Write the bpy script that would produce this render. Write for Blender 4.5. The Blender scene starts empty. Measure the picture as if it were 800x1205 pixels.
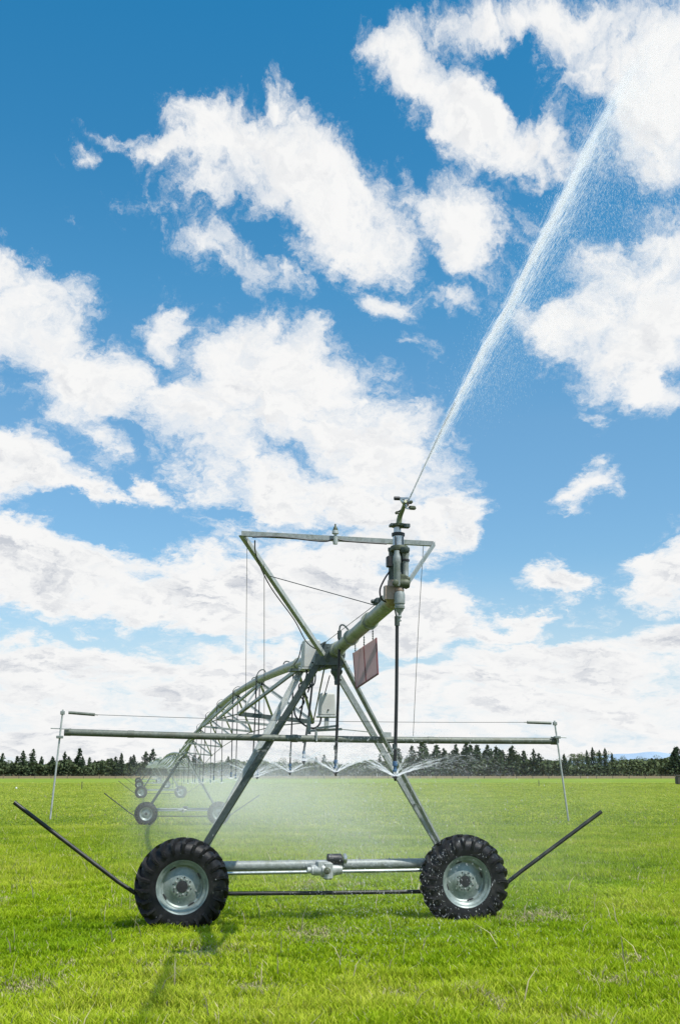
import bpy, math, random
import numpy as np
from math import sin, cos, pi, radians, sqrt, atan2, asin, log, exp
from mathutils import Vector, Matrix

random.seed(7)
RNG = np.random.default_rng(11)
scene = bpy.context.scene
C = scene.collection

# ------------------------------------------------------------------ camera and survey frame
F, TH, CZ, A = 1263.0, radians(13.53), 2.2, radians(10.5)
O = Vector((-.197, 16.235, 0))
UV = Vector((-sin(A), cos(A), 0))     # along the machine, away from the camera
VV = Vector((cos(A), sin(A), 0))      # across the machine
ZV = Vector((0, 0, 1))

cam_d = bpy.data.cameras.new('camera')
cam = bpy.data.objects.new('camera', cam_d)
C.objects.link(cam)
cam.location = (0, 0, CZ)
cam.rotation_euler = (pi / 2 + TH, 0, 0)
cam_d.sensor_fit = 'VERTICAL'
cam_d.sensor_height = 36
cam_d.lens = 36 * F / 1205
cam_d.clip_end = 30000
scene.camera = cam


def ray(px, py):
    x = (px - 400) / F
    u = -(py - 602.5) / F
    return Vector((x, cos(TH) - u * sin(TH), sin(TH) + u * cos(TH)))


def W(u, v, z):
    """machine coordinates (along, across, height) to world"""
    return O + UV * u + VV * v + ZV * z


def PU(px, py, u):
    """the point of the cross-section of the machine at distance u that was measured at px, py"""
    d = ray(px, py)
    t = (u + O.dot(UV)) / d.dot(UV)
    return Vector((0, 0, CZ)) + d * t


def PV(px, py, v):
    d = ray(px, py)
    t = (v + O.dot(VV)) / d.dot(VV)
    return Vector((0, 0, CZ)) + d * t


def lerp(a, b, t):
    return a + (b - a) * t


GY = [-50, 22, 40, 62, 118, 170, 330, 500, 9000]
GZ = [.06, .06, -.5, -.82, -.64, -.53, -.33, -.10, -.10]


def ground_z(y):
    return float(np.interp(y, GY, GZ))


# ------------------------------------------------------------------ materials
def new_mat(name):
    m = bpy.data.materials.new(name)
    m.use_nodes = True
    nt = m.node_tree
    return m, nt, nt.nodes['Principled BSDF']


def node(nt, kind, **kw):
    n = nt.nodes.new(kind)
    for k, v in kw.items():
        if k.startswith('i_'):
            n.inputs[k[2:].replace('_', ' ')].default_value = v
        else:
            setattr(n, k, v)
    return n


def simple_mat(name, c1, c2, rough=.5, metal=0., scale=20., bump=.1, rough2=None, dirt=None, spec=.5):
    m, nt, b = new_mat(name)
    tc = node(nt, 'ShaderNodeTexCoord')
    no = node(nt, 'ShaderNodeTexNoise', i_Scale=scale, i_Detail=8., i_Roughness=.65)
    nt.links.new(tc.outputs['Object'], no.inputs['Vector'])
    r = node(nt, 'ShaderNodeValToRGB')
    r.color_ramp.elements[0].position = .32
    r.color_ramp.elements[1].position = .68
    r.color_ramp.elements[0].color = (*c1, 1)
    r.color_ramp.elements[1].color = (*c2, 1)
    nt.links.new(no.outputs['Fac'], r.inputs['Fac'])
    col = r.outputs['Color']
    if dirt:
        n2 = node(nt, 'ShaderNodeTexNoise', i_Scale=scale * .23, i_Detail=6., i_Roughness=.7)
        nt.links.new(tc.outputs['Object'], n2.inputs['Vector'])
        mr = node(nt, 'ShaderNodeMapRange')
        mr.inputs['From Min'].default_value = .5
        mr.inputs['From Max'].default_value = .72
        nt.links.new(n2.outputs['Fac'], mr.inputs['Value'])
        mx = node(nt, 'ShaderNodeMix', data_type='RGBA')
        mx.inputs['B'].default_value = (*dirt, 1)
        nt.links.new(mr.outputs[0], mx.inputs['Factor'])
        nt.links.new(col, mx.inputs['A'])
        col = mx.outputs['Result']
    nt.links.new(col, b.inputs['Base Color'])
    b.inputs['Metallic'].default_value = metal
    b.inputs['Specular IOR Level'].default_value = spec
    mr2 = node(nt, 'ShaderNodeMapRange')
    mr2.inputs['To Min'].default_value = rough
    mr2.inputs['To Max'].default_value = rough2 if rough2 is not None else rough + .18
    nt.links.new(no.outputs['Fac'], mr2.inputs['Value'])
    nt.links.new(mr2.outputs[0], b.inputs['Roughness'])
    if bump:
        bp = node(nt, 'ShaderNodeBump', i_Strength=bump, i_Distance=.01)
        nt.links.new(no.outputs['Fac'], bp.inputs['Height'])
        nt.links.new(bp.outputs[0], b.inputs['Normal'])
    return m


M = {}
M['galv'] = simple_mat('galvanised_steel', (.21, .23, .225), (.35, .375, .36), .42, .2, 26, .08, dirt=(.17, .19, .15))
M['galv_dark'] = simple_mat('weathered_and_shaded_steel', (.045, .060, .060), (.095, .12, .118), .42, .15, 22, .1, dirt=(.07, .09, .07))  # darker steel that also holds the shaded tone of the left legs
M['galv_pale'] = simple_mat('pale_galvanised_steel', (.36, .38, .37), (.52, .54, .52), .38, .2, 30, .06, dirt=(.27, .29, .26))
M['pipe'] = simple_mat('galvanised_pipe', (.24, .26, .21), (.40, .43, .36), .36, .2, 18, .08, dirt=(.10, .13, .06))
M['bar'] = simple_mat('old_pipe', (.10, .115, .095), (.19, .205, .175), .42, .2, 24, .1, dirt=(.10, .10, .07))
M['olive'] = simple_mat('olive_steel', (.05, .06, .035), (.11, .125, .075), .45, .1, 30, .1)
M['olive_pale'] = simple_mat('olive_paint', (.16, .19, .10), (.28, .31, .19), .4, .1, 30, .1)
M['chrome'] = simple_mat('bright_steel', (.40, .42, .42), (.62, .64, .64), .22, .85, 30, .03)
M['black'] = simple_mat('black_rubber_hose', (.012, .013, .015), (.03, .03, .034), .4, 0, 30, .05)
M['cable'] = simple_mat('wire_rope', (.10, .10, .10), (.2, .2, .2), .45, .6, 30, 0)
M['tyre'] = simple_mat('wet_tyre_rubber', (.002, .002, .003), (.007, .007, .009), .34, 0, 14, .5, rough2=.7, dirt=(.028, .027, .024), spec=.35)
M['span_pipe'] = simple_mat('pale_span_pipe', (.33, .34, .32), (.48, .49, .46), .38, .2, 18, .08, dirt=(.18, .21, .14))
M['rim'] = simple_mat('galvanised_rim', (.17, .215, .205), (.34, .39, .37), .32, .3, 11, .12, rough2=.5, dirt=(.13, .16, .12))
M['box'] = simple_mat('grey_white_plastic', (.46, .46, .44), (.56, .56, .53), .45, 0, 14, .03, dirt=(.42, .41, .38))
M['panel'] = simple_mat('faded_pink_panel', (.46, .34, .35), (.54, .40, .41), .45, 0, 10, .04, dirt=(.44, .33, .33))
def thin_translucent(m, f):
    nt = m.node_tree
    b, out = nt.nodes['Principled BSDF'], nt.nodes['Material Output']
    tl = node(nt, 'ShaderNodeBsdfTranslucent')
    tl.inputs['Color'].default_value = (.74, .60, .61, 1)
    mx = node(nt, 'ShaderNodeMixShader')
    mx.inputs[0].default_value = f
    nt.links.new(b.outputs[0], mx.inputs[1])
    nt.links.new(tl.outputs[0], mx.inputs[2])
    nt.links.new(mx.outputs[0], out.inputs[0])


thin_translucent(M['panel'], .55)
M['panel_edge'] = simple_mat('dark_red_edge', (.13, .02, .025), (.20, .035, .04), .5, 0, 10, .04)
M['blue'] = simple_mat('blue_plastic', (.03, .08, .16), (.05, .12, .22), .4, 0, 20, .03)
M['copper'] = simple_mat('tan_painted_steel', (.28, .21, .16), (.40, .31, .25), .4, .3, 20, .05)
M['guard'] = simple_mat('black_wet_tube', (.006, .007, .006), (.018, .019, .017), .33, 0, 18, .08, dirt=(.05, .05, .04))
M['white_paint'] = simple_mat('chalky_white', (.6, .6, .57), (.75, .75, .72), .6, 0, 10, .03)
M['wood'] = simple_mat('weathered_post', (.05, .045, .04), (.10, .09, .075), .8, 0, 10, .2)


# ------------------------------------------------------------------ mesh collecting
class MB:
    def __init__(self):
        self.v, self.f = [], []

    def ring(self, c, x, y, r, n, ry=None):
        i0 = len(self.v)
        ry = r if ry is None else ry
        for k in range(n):
            a = 2 * pi * k / n
            self.v.append(c + x * (r * cos(a)) + y * (ry * sin(a)))
        return i0

    def bridge(self, a, b, n, flip=False):
        for k in range(n):
            q = (a + k, a + (k + 1) % n, b + (k + 1) % n, b + k)
            self.f.append(q[::-1] if flip else q)

    @staticmethod
    def frame(d, hint=None):
        d = d.normalized()
        h = hint or (ZV if abs(d.z) < .95 else VV)
        x = h.cross(d)
        if x.length < 1e-5:
            x = Vector((1, 0, 0)).cross(d)
        x.normalize()
        return x, d.cross(x).normalized()

    def tube(self, pts, r, n=8, r2=None, cap=True, rs=None):
        pts = [Vector(p) for p in pts]
        L = len(pts)
        prev = None
        x, y = self.frame(pts[1] - pts[0])
        for i, p in enumerate(pts):
            d = (pts[min(i + 1, L - 1)] - pts[max(i - 1, 0)]).normalized()
            x = (x - d * x.dot(d)).normalized()
            y = d.cross(x)
            rr = rs[i] if rs else (r if r2 is None else lerp(r, r2, i / (L - 1)))
            k = self.ring(p, x, y, rr, n)
            if prev is not None:
                self.bridge(prev, k, n)
            elif cap:
                self.f.append(tuple(range(k, k + n))[::-1])
            prev = k
        if cap:
            self.f.append(tuple(range(prev, prev + n)))
        return self

    def lathe(self, c, axis, prof, n=24, cap=True):
        """prof: (distance along axis, radius)"""
        axis = axis.normalized()
        x, y = self.frame(axis)
        prev = None
        for (h, r) in prof:
            k = self.ring(c + axis * h, x, y, max(r, 1e-4), n)
            if prev is not None:
                self.bridge(prev, k, n)
            elif cap:
                self.f.append(tuple(range(k, k + n))[::-1])
            prev = k
        if cap:
            self.f.append(tuple(range(prev, prev + n)))
        return self

    def join(self, other, slot=1):
        """fittings of another finish that belong to the same part"""
        i0, f0 = len(self.v), len(self.f)
        self.v += other.v
        self.f += [tuple(i0 + k for k in q) for q in other.f]
        self.slots = getattr(self, 'slots', []) + [(f0, len(self.f), slot)]
        return self

    def box(self, c, x, y, z, hx, hy, hz, bev=0., taper=1.):
        """box with chamfered vertical edges; taper scales the top"""
        if bev <= 0:
            i0 = len(self.v)
            for sz in (-1, 1):
                t = taper if sz > 0 else 1
                for sx, sy in ((-1, -1), (1, -1), (1, 1), (-1, 1)):
                    self.v.append(c + x * (sx * hx * t) + y * (sy * hy * t) + z * (sz * hz))
            for q in ((3, 2, 1, 0), (4, 5, 6, 7), (0, 1, 5, 4), (1, 2, 6, 5), (2, 3, 7, 6), (3, 0, 4, 7)):
                self.f.append(tuple(i0 + k for k in q))
            return self
        b = bev
        prof = []
        for (sx, sy, ex, ey) in ((-1, -1, 0, 1), (-1, -1, 1, 0), (1, -1, -1, 0), (1, -1, 0, 1), (1, 1, 0, -1), (1, 1, -1, 0), (-1, 1, 1, 0), (-1, 1, 0, -1)):
            prof.append((sx * hx + ex * b, sy * hy + ey * b))
        prev = None
        for (h, s) in ((-hz, .0), (-hz + b, b), (hz - b, b), (hz, .0)):
            t = lerp(1, taper, (h + hz) / (2 * hz))
            k = len(self.v)
            for (px, py) in prof:
                ax = (abs(px) - b + s) * (1 if px > 0 else -1)
                ay = (abs(py) - b + s) * (1 if py > 0 else -1)
                self.v.append(c + x * (ax * t) + y * (ay * t) + z * h)
            if prev is not None:
                self.bridge(prev, k, 8)
            else:
                self.f.append(tuple(range(k, k + 8))[::-1])
            prev = k
        self.f.append(tuple(range(prev, prev + 8)))
        return self

    def beam(self, p, q, w, h, hint=None, bev=0):
        p, q = Vector(p), Vector(q)
        d = q - p
        x, y = self.frame(d, hint)
        return self.box((p + q) / 2, x, y, d.normalized(), w / 2, h / 2, d.length / 2, bev)

    def angle(self, p, q, w, t, hint=None, flip=1):
        """an L-section"""
        p, q = Vector(p), Vector(q)
        d = (q - p)
        x, y = self.frame(d, hint)
        x = x * flip
        z = d.normalized()
        hl = d.length / 2
        c = (p + q) / 2
        prof = [(0, 0), (w, 0), (w, t), (t, t), (t, w), (0, w)]
        i0 = len(self.v)
        for s in (-1, 1):
            for (a, b) in prof:
                self.v.append(c + x * (a - w / 2) + y * (b - w / 2) + z * (s * hl))
        for k in range(6):
            self.f.append((i0 + k, i0 + (k + 1) % 6, i0 + 6 + (k + 1) % 6, i0 + 6 + k))
        self.f.append((i0 + 3, i0 + 2, i0 + 1, i0))
        self.f.append((i0 + 5, i0 + 4, i0 + 3, i0))
        self.f.append((i0 + 6, i0 + 7, i0 + 8, i0 + 9))
        self.f.append((i0 + 6, i0 + 9, i0 + 10, i0 + 11))
        return self

    def build(self, name, mat, parent=None, origin=None, smooth=True, angle=40):
        vs = self.v
        if origin is None:
            lo = Vector((min(p.x for p in vs), min(p.y for p in vs), min(p.z for p in vs)))
            hi = Vector((max(p.x for p in vs), max(p.y for p in vs), max(p.z for p in vs)))
            origin = (lo + hi) / 2
        me = bpy.data.meshes.new(name)
        me.from_pydata([tuple(p - origin) for p in vs], [], self.f)
        for mt in (mat if isinstance(mat, (list, tuple)) else [mat]):
            me.materials.append(mt)
        for a0, a1, sl in getattr(self, 'slots', []):
            for k in range(a0, a1):
                me.polygons[k].material_index = sl
        if smooth:
            me.shade_smooth()
            me.set_sharp_from_angle(angle=radians(angle))
        o = bpy.data.objects.new(name, me)
        C.objects.link(o)
        o['_w'] = list(origin)
        place(o, origin, parent)
        return o


def place(o, origin, parent):
    o['_w'] = list(origin)
    if parent is not None:
        o.parent = parent
        o.location = Vector(origin) - Vector(parent['_w'])
    else:
        o.location = origin


def empty(name, loc, parent=None):
    o = bpy.data.objects.new(name, None)
    o.empty_display_size = .2
    C.objects.link(o)
    place(o, Vector(loc), parent)
    return o


def tag(o, label=None, cat=None, group=None, kind=None):
    if label: o['label'] = label
    if cat: o['category'] = cat
    if group: o['group'] = group
    if kind: o['kind'] = kind
    return o


def np_mesh(name, verts, loops, sizes, mat, attr=None, smooth=False, loc=(0, 0, 0)):
    """a large mesh from arrays; attr: {name: per-vertex colours}"""
    me = bpy.data.meshes.new(name)
    nv, nl, npoly = len(verts), len(loops), len(sizes)
    me.vertices.add(nv)
    me.vertices.foreach_set('co', np.ascontiguousarray(verts, dtype=np.float32).ravel())
    me.loops.add(nl)
    me.loops.foreach_set('vertex_index', np.ascontiguousarray(loops, dtype=np.int32))
    me.polygons.add(npoly)
    starts = np.concatenate(([0], np.cumsum(sizes)[:-1])).astype(np.int32)
    me.polygons.foreach_set('loop_start', starts)
    me.update(calc_edges=True)
    if attr:
        for k, a in attr.items():
            at = me.color_attributes.new(k, 'FLOAT_COLOR', 'POINT')
            at.data.foreach_set('color', np.ascontiguousarray(a, dtype=np.float32).ravel())
    me.materials.append(mat)
    if smooth:
        me.shade_smooth()
    o = bpy.data.objects.new(name, me)
    o.location = loc
    C.objects.link(o)
    return o


# ================================================================== THE IRRIGATOR
ROOT = empty('pivot_irrigator', O)
tag(ROOT, 'long galvanised centre pivot irrigator on rubber tyred towers with end gun', 'irrigator')

SPAN0, SPAN1, SPAN2, SPAN3 = 0., 48., 102., 156.
PIPE_R = .086


def base_top(u):
    return 3.83 - (ground_z(16) - ground_z(W(u, 0, 0).y)) * 1.0


def tower_z(u):
    return ground_z(W(u, 0, 0).y)


def pipe_z(u):
    """height of the bowed water pipe"""
    if u <= 0:
        return 3.83 - u * .052
    ends = [SPAN0, SPAN1, SPAN2, SPAN3, 210., 264.]
    for a, b in zip(ends, ends[1:]):
        if u <= b:
            t = (u - a) / (b - a)
            return lerp(3.83 + tower_z(a), 3.83 + tower_z(b), t) + (.86 if a == 0 else .40) * 4 * t * (1 - t)
    return 3.2


def pipe_pt(u, dv=0, dz=0):
    return W(u, dv, pipe_z(u) + dz)


# ---- wheels
def tyre_mesh():
    mb = MB()
    R0, Wd = .615, .185
    prof = []
    n = 18
    for i in range(n + 1):                       # carcass section from bead to bead
        a = -pi * .5 + pi * i / n
        x = Wd * sin(a) * (1.0 if abs(sin(a)) < .9 else 1.02)
        r = .36 + (R0 - .36) * (max(cos(a), 0) ** .42)
        prof.append((x, r))
    prof = [(-.13, .345), (-.165, .37)] + prof[1:-1] + [(.165, .37), (.13, .345)]
    mb.lathe(Vector((0, 0, 0)), -UV, prof, 72, cap=False)
    nl = 23
    for side in (-1, 1):
        for k in range(nl):                     # chevron lugs that run over the shoulder
            a0 = 2 * pi * (k + (.5 if side > 0 else 0)) / nl
            st = [(-.012, .603, 0.0, .658), (.075, .600, .075, .655), (.145, .575, .15, .640), (.186, .50, .185, .585), (.192, .455, .19, .49)]
            th = .05
            prev = None
            for (w, rb, da, rt) in st:
                w2 = w * side
                sk = len(mb.v)
                for (rr, aa) in ((rb - .01, -th), (rb - .01, th), (rt, th * .62), (rt, -th * .62)):
                    ang = a0 + da * 1.0 + aa
                    ww = w2 + (side * .016 if rr == rt and abs(w) > .15 else 0)
                    mb.v.append(VV * (rr * cos(ang)) + ZV * (rr * sin(ang)) - UV * ww)
                if prev is not None:
                    for q in range(4):
                        f = (prev + q, prev + (q + 1) % 4, sk + (q + 1) % 4, sk + q)
                        mb.f.append(f if side > 0 else f[::-1])
                else:
                    f = (sk, sk + 1, sk + 2, sk + 3)
                    mb.f.append(f[::-1] if side > 0 else f)
                prev = sk
            f = (prev, prev + 1, prev + 2, prev + 3)
            mb.f.append(f if side > 0 else f[::-1])
    return mb


def rim_mesh():
    mb = MB()
    prof = [(-.14, .345), (-.15, .362), (-.12, .30), (.02, .29), (.03, .06), (.05, .055), (.052, .13), (.058, .15), (.03, .20), (.015, .255),
            (.03, .283), (.085, .297), (.115, .312), (.128, .335), (.142, .350), (.150, .350), (.152, .340), (.152, .366), (.135, .368), (.0, .345), (-.13, .352)]
    # shell section drawn twice: dish seen from both sides
    p2 = [(-.150, .366), (-.152, .335), (-.11, .30), (-.02, .285), (.0, .25), (.03, .19), (.042, .14), (.045, .0), (.056, .0), (.056, .075), (.064, .14), (.052, .165), (.028, .21),
          (.012, .262), (.024, .282), (.095, .294), (.108, .308), (.118, .330), (.140, .340), (.150, .350), (.156, .366), (.150, .372), (.138, .366)]
    mb.lathe(Vector((0, 0, 0)), -UV, p2, 56, cap=False)
    return mb


def hub_mesh():
    mb = MB()
    c = (VV * .93 - ZV * .02) * .215 - UV * .036
    mb.box(c, (ZV + VV * .2).normalized(), (VV - ZV * .2).normalized(), -UV, .045, .028, .005)
    for k in range(8):
        a = 2 * pi * (k + .3) / 8
        c = (VV * cos(a) + ZV * sin(a)) * .105
        mb.lathe(c - UV * .06, -UV, [(0, .016), (.016, .016), (.02, .01)], 6)
    return mb


def slots_mesh():
    mb = MB()
    mb.lathe(-UV * .057, -UV, [(0, .080), (.010, .080), (.012, .06)], 24)
    for k in range(4):
        a = pi / 2 * k + .62
        c = (VV * cos(a) + ZV * sin(a)) * .272
        d = (-VV * sin(a) + ZV * cos(a))
        mb.box(c - UV * .024, d, (VV * cos(a) + ZV * sin(a)), -UV, .045, .011, .006)
    for k in range(8):
        a = 2 * pi * (k + .8) / 8
        c = (VV * cos(a) + ZV * sin(a)) * .128
        mb.lathe(c - UV * .061, -UV, [(0, .011), (.006, .011), (.0065, .009)], 8)
    return mb


wheel_protos = None


def wheel(u, v, z, spin=0.):
    """wheel (> tyre, rim, hub_bolts)"""
    global wheel_protos
    w = empty('wheel', W(u, v, z), ROOT)
    if wheel_protos is None:
        ty = tyre_mesh().build('tyre', M['tyre'], None, Vector((0, 0, 0)), angle=38)
        ri = rim_mesh().join(slots_mesh(), 1).join(hub_mesh(), 2).build('rim', [M['rim'], M['black'], M['galv']], None, Vector((0, 0, 0)), angle=35)
        wheel_protos = (ty, ri)
        items = wheel_protos
    else:
        items = []
        for p in wheel_protos:
            c = p.copy()
            C.objects.link(c)
            items.append(c)
    for c in items:
        c.parent = w
        c.location = (0, 0, 0)
        c.rotation_mode = 'QUATERNION'
        c.rotation_quaternion = Matrix.Rotation(spin, 3, UV).to_quaternion()
    return w


def drive_gear(c, sc=1.):
    """central motor gearbox on the base beam: housing > motor"""
    g = MB()
    g.lathe(c + UV * -.13 - VV * .20, VV, [(0, .062), (.03, .075), (.12, .075), (.14, .098), (.25, .10), (.28, .085), (.38, .075), (.44, .062)], 20)
    g.box(c - UV * .13 + VV * .03 - ZV * .01, VV, UV, ZV, .065, .09, .12, .02)
    g.lathe(c + UV * -.13 - VV * .27, VV, [(0, .045), (.06, .045), (.061, .07), (.08, .07)], 14)
    g.box(c - UV * .12 - VV * .03 + ZV * .07, VV, UV, ZV, .10, .08, .06, .015)
    gh = g.build('drive_gearbox', M['galv_pale'], ROOT)
    m = MB()
    m.lathe(c - UV * .13 + VV * .02 + ZV * .15, VV, [(0, .055), (.01, .075), (.20, .075), (.22, .06)], 20)
    m.build('motor', M['black'], gh)
    e = MB()
    e.lathe(c - UV * .13 + VV * .26 + ZV * .15, VV, [(0, .072), (.035, .078), (.05, .06)], 20)
    e.build('motor_cap', M['chrome'], gh)
    h = MB()
    h.lathe(c - UV * .25 - VV * .0 + ZV * .0, -UV, [(0, .05), (.02, .05), (.03, .035)], 16)
    h.build('cover_plate', M['olive'], gh)


def base_frame(u0, zg, hi=True):
    """beam, drive shaft, guard bars of one tower"""
    b = MB()
    zb = zg + .853
    b.tube([W(u0 + .3, -2.0, zb), W(u0 + .3, 2.0, zb)], .070, 24 if hi else 10)
    if hi:
        for s in (-1.25, -.95, -.5, .55, 1.0, 1.3):
            b.lathe(W(u0 + .3, s, zb + .064), ZV, [(0, .012), (.014, .012), (.02, .004)], 6)
    b.build('base_beam', M['galv'], ROOT)
    s = MB()
    s.tube([W(u0 + .17, -1.9, zg + .765), W(u0 + .17, -.25, zg + .765)], .026, 12)
    s.tube([W(u0 + .17, .22, zg + .765), W(u0 + .17, 1.9, zg + .765)], .026, 12)
    s.build('drive_shaft', M['chrome'], ROOT)
    for sd in (-1, 1):
        g = MB()
        g.box(W(u0 + .25, sd * 2.05, zg + .70), VV, UV, ZV, .12, .10, .14, .03)
        g.lathe(W(u0 + .22, sd * 2.05, zg + .64), -UV, [(0, .11), (.1, .10), (.16, .075)], 18)
        g.build('wheel_gearbox', M['galv_dark'], ROOT)
    drive_gear(W(u0 + .3, -.0 + (.02 if hi else 0), zg + .79))
    k = MB()
    if hi:
        L0, L1, L2 = PU(17, 944, u0 + .3), PU(140, 1038, u0 + .3), PU(161, 1052, u0 + .3)
        R0, R1, R2 = PU(707, 955, u0 + .3), PU(612, 1026, u0 + .3), PU(592, 1042, u0 + .3)
    else:
        L0, L1, L2 = W(u0 + .3, -4.43, zg + 1.76), W(u0 + .3, -2.98, zg + .68), W(u0 + .3, -2.68, zg + .5)
        R0, R1, R2 = W(u0 + .3, 4.39, zg + 1.6), W(u0 + .3, 2.98, zg + .68), W(u0 + .3, 2.75, zg + .5)
    zg1 = zg + .47
    r = .030
    pts = [L0, L1, L2, W(u0 + .3, -2.45, zg1), W(u0 + .3, -1.6, zg1 + .01), W(u0 + .3, 0, zg1 - .01), W(u0 + .3, 1.6, zg1 - .02), W(u0 + .3, 2.5, zg1), R2, R1, R0]
    sm = [pts[0]]
    for a, p, q in zip(pts, pts[1:], pts[2:]):
        sm += [lerp(p, a, .12), p, lerp(p, q, .12)]
    sm.append(pts[-1])
    k.tube(sm, r, 10)
    k.build('wheel_guard_bar', M['guard'], ROOT)


# near tower ------------------------------------------------------------
wheel(0, -2.05, .62, .1)
wheel(0, 2.05, .62, .31)
base_frame(0, 0, True)

nodes_leg = [
    (PU(385, 764, -.45), PU(226, 1020, .22), 'galv_dark', .088, 1),  # face turned from the sun: its shade is put into the darker steel
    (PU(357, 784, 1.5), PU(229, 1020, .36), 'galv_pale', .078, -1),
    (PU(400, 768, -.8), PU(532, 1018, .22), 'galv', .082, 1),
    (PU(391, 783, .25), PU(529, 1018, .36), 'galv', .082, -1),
]
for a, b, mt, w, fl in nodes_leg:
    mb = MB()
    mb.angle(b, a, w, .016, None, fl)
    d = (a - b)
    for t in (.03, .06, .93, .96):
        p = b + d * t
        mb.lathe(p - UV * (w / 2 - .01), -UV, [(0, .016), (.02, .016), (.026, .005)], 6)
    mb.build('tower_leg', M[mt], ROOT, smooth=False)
# low cross ties between the two legs of a side
for k, (i, j) in enumerate(((0, 1), (2, 3))):
    for t in (.30, .55):
        mb = MB()
        p = lerp(nodes_leg[i][1], nodes_leg[i][0], t)
        q = lerp(nodes_leg[j][1], nodes_leg[j][0], t)
        mb.beam(p, q, .035, .012)
        mb.build('leg_tie', M['galv'], ROOT, smooth=False)

# hub where the last span meets the overhang -----------------------------
hub = MB()
c = pipe_pt(-.25)
ax = (pipe_pt(-1) - pipe_pt(.5)).normalized()
hub.lathe(c - ax * .55, ax, [(0, .10), (.02, .165), (.06, .165), (.07, .11), (.25, .115), (.30, .15), (.36, .175), (.62, .175), (.68, .15), (.75, .12), (.90, .11), (.91, .16), (.95, .16), (.97, .10)], 24)
mb = hub
for dd in (-.22, .22):
    mb.tube([c - ax * .30 + ZV * dd * .8 + VV * .12, c + ax * .30 + ZV * dd * .8 + VV * .12], .018, 8)
    mb.tube([c - ax * .30 + ZV * dd * .8 - VV * .12, c + ax * .30 + ZV * dd * .8 - VV * .12], .018, 8)
for k in range(8):
    a = 2 * pi * k / 8
    for s in (.385, -.53):
        mb.lathe(c + ax * s + (VV * cos(a) + ZV * sin(a)) * .14, ax, [(-.03, .014), (.03, .014), (.032, .008)], 6)
mb.build('flex_joint', M['galv_dark'], ROOT)
mb = MB()   # drain valve hanging under the joint
dc = PU(396, 783, -.6)
mb.lathe(dc + ZV * .14, -ZV, [(0, .10), (.06, .115), (.09, .12), (.10, .085), (.20, .075), (.22, .09), (.25, .085), (.30, .045), (.36, .03), (.37, .035), (.42, .03)], 16)
mb.box(dc + ZV * .02 + VV * .08, VV, UV, ZV, .05, .04, .05, .01)
mb.build('drain_valve', M['galv_dark'], ROOT)
for fn in (lambda m: m.beam(PU(371, 776, -.5), PU(404, 776, -.8), .16, .02, -UV), lambda m: m.beam(PU(366, 784, .9), PU(396, 779, .3), .12, .02, -UV),
           lambda m: m.box(PU(380, 768, -.5), VV, ZV, UV, .10, .13, .012), lambda m: m.box(PU(352, 789, 1.5), VV, ZV, UV, .16, .02, .14)):
    fn(MB()).build('crown_plate', M['galv_dark'], ROOT, smooth=False)
mb = MB()
mb.beam(PU(352, 784, 1.0), PU(376, 787, .2), .045, .03)
mb.build('box_bracket', M['galv'], ROOT, smooth=False)


# ---- water pipe and trusses
def pipe_span(u0, u1, n, mat, seg=14):
    mb = MB()
    mb.tube([pipe_pt(lerp(u0, u1, i / n)) for i in range(n + 1)], PIPE_R, seg)
    return mb.build('water_pipe', mat, ROOT)


pipe_span(-4.45, -.3, 6, M['pipe'], 24)
po = pipe_span(0.2, SPAN1 - .5, 40, M['span_pipe'], 20)
pipe_span(SPAN1 + .3, SPAN2 - .5, 24, M['span_pipe'], 10)
pipe_span(SPAN2 + .3, SPAN3 - .5, 20, M['span_pipe'], 8)
pipe_span(SPAN3 + .3, 210, 14, M['span_pipe'], 8)

# flange rings and saddle clamps on overhang and first span
for u in (-.95, -1.9, -3.1, 2.9, 9.0, 15, 21):
    mb = MB()
    d = (pipe_pt(u - .1) - pipe_pt(u + .1)).normalized()
    mb.lathe(pipe_pt(u) - d * .03, d, [(0, PIPE_R + .002), (.001, PIPE_R + .022), (.06, PIPE_R + .022), (.061, PIPE_R + .002)], 24)
    mb.build('pipe_flange', M['pipe'], ROOT)

BAY = 6.0
HALF, DEPTH = .76, .90


def truss_nodes(u0, u1):
    n = int(round((u1 - u0) / BAY))
    bay = (u1 - u0) / n
    return [u0 + bay * (k + 1) for k in range(n - 1)], bay


ks, bay = truss_nodes(SPAN0, SPAN1)
for i, uk in enumerate(ks):
    det = i < 3
    zl = pipe_z(uk) - DEPTH
    a, b = W(uk, -HALF, zl + .05), W(uk, HALF, zl - .10)
    mb = MB()
    mb.beam(a, b, .085 if i == 0 else .06, .06, None) if i else mb.angle(a, b, .085, .012)
    mb.build('truss_spreader', M['galv_dark'] if i == 0 else M['galv'], ROOT, smooth=False)
    for du in (-bay / 2, bay / 2):
        for e in (a, b):
            mb = MB()
            mb.angle(e, pipe_pt(uk + du, 0, -PIPE_R), .055, .008)
            mb.build('truss_brace', M['galv_pale'], ROOT, smooth=False)
for s in (-1, 1):
    mb = MB()
    pts = [pipe_pt(.5, s * .08, -.02)]
    for uk in ks:
        pts.append(W(uk, s * HALF, pipe_z(uk) - DEPTH + (.05 if s < 0 else -.10)))
    pts.append(pipe_pt(SPAN1 - .6, s * .08, -.02))
    mb.tube(pts, .0135, 7)
    mb.build('truss_rod', M['cable'], ROOT)


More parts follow.
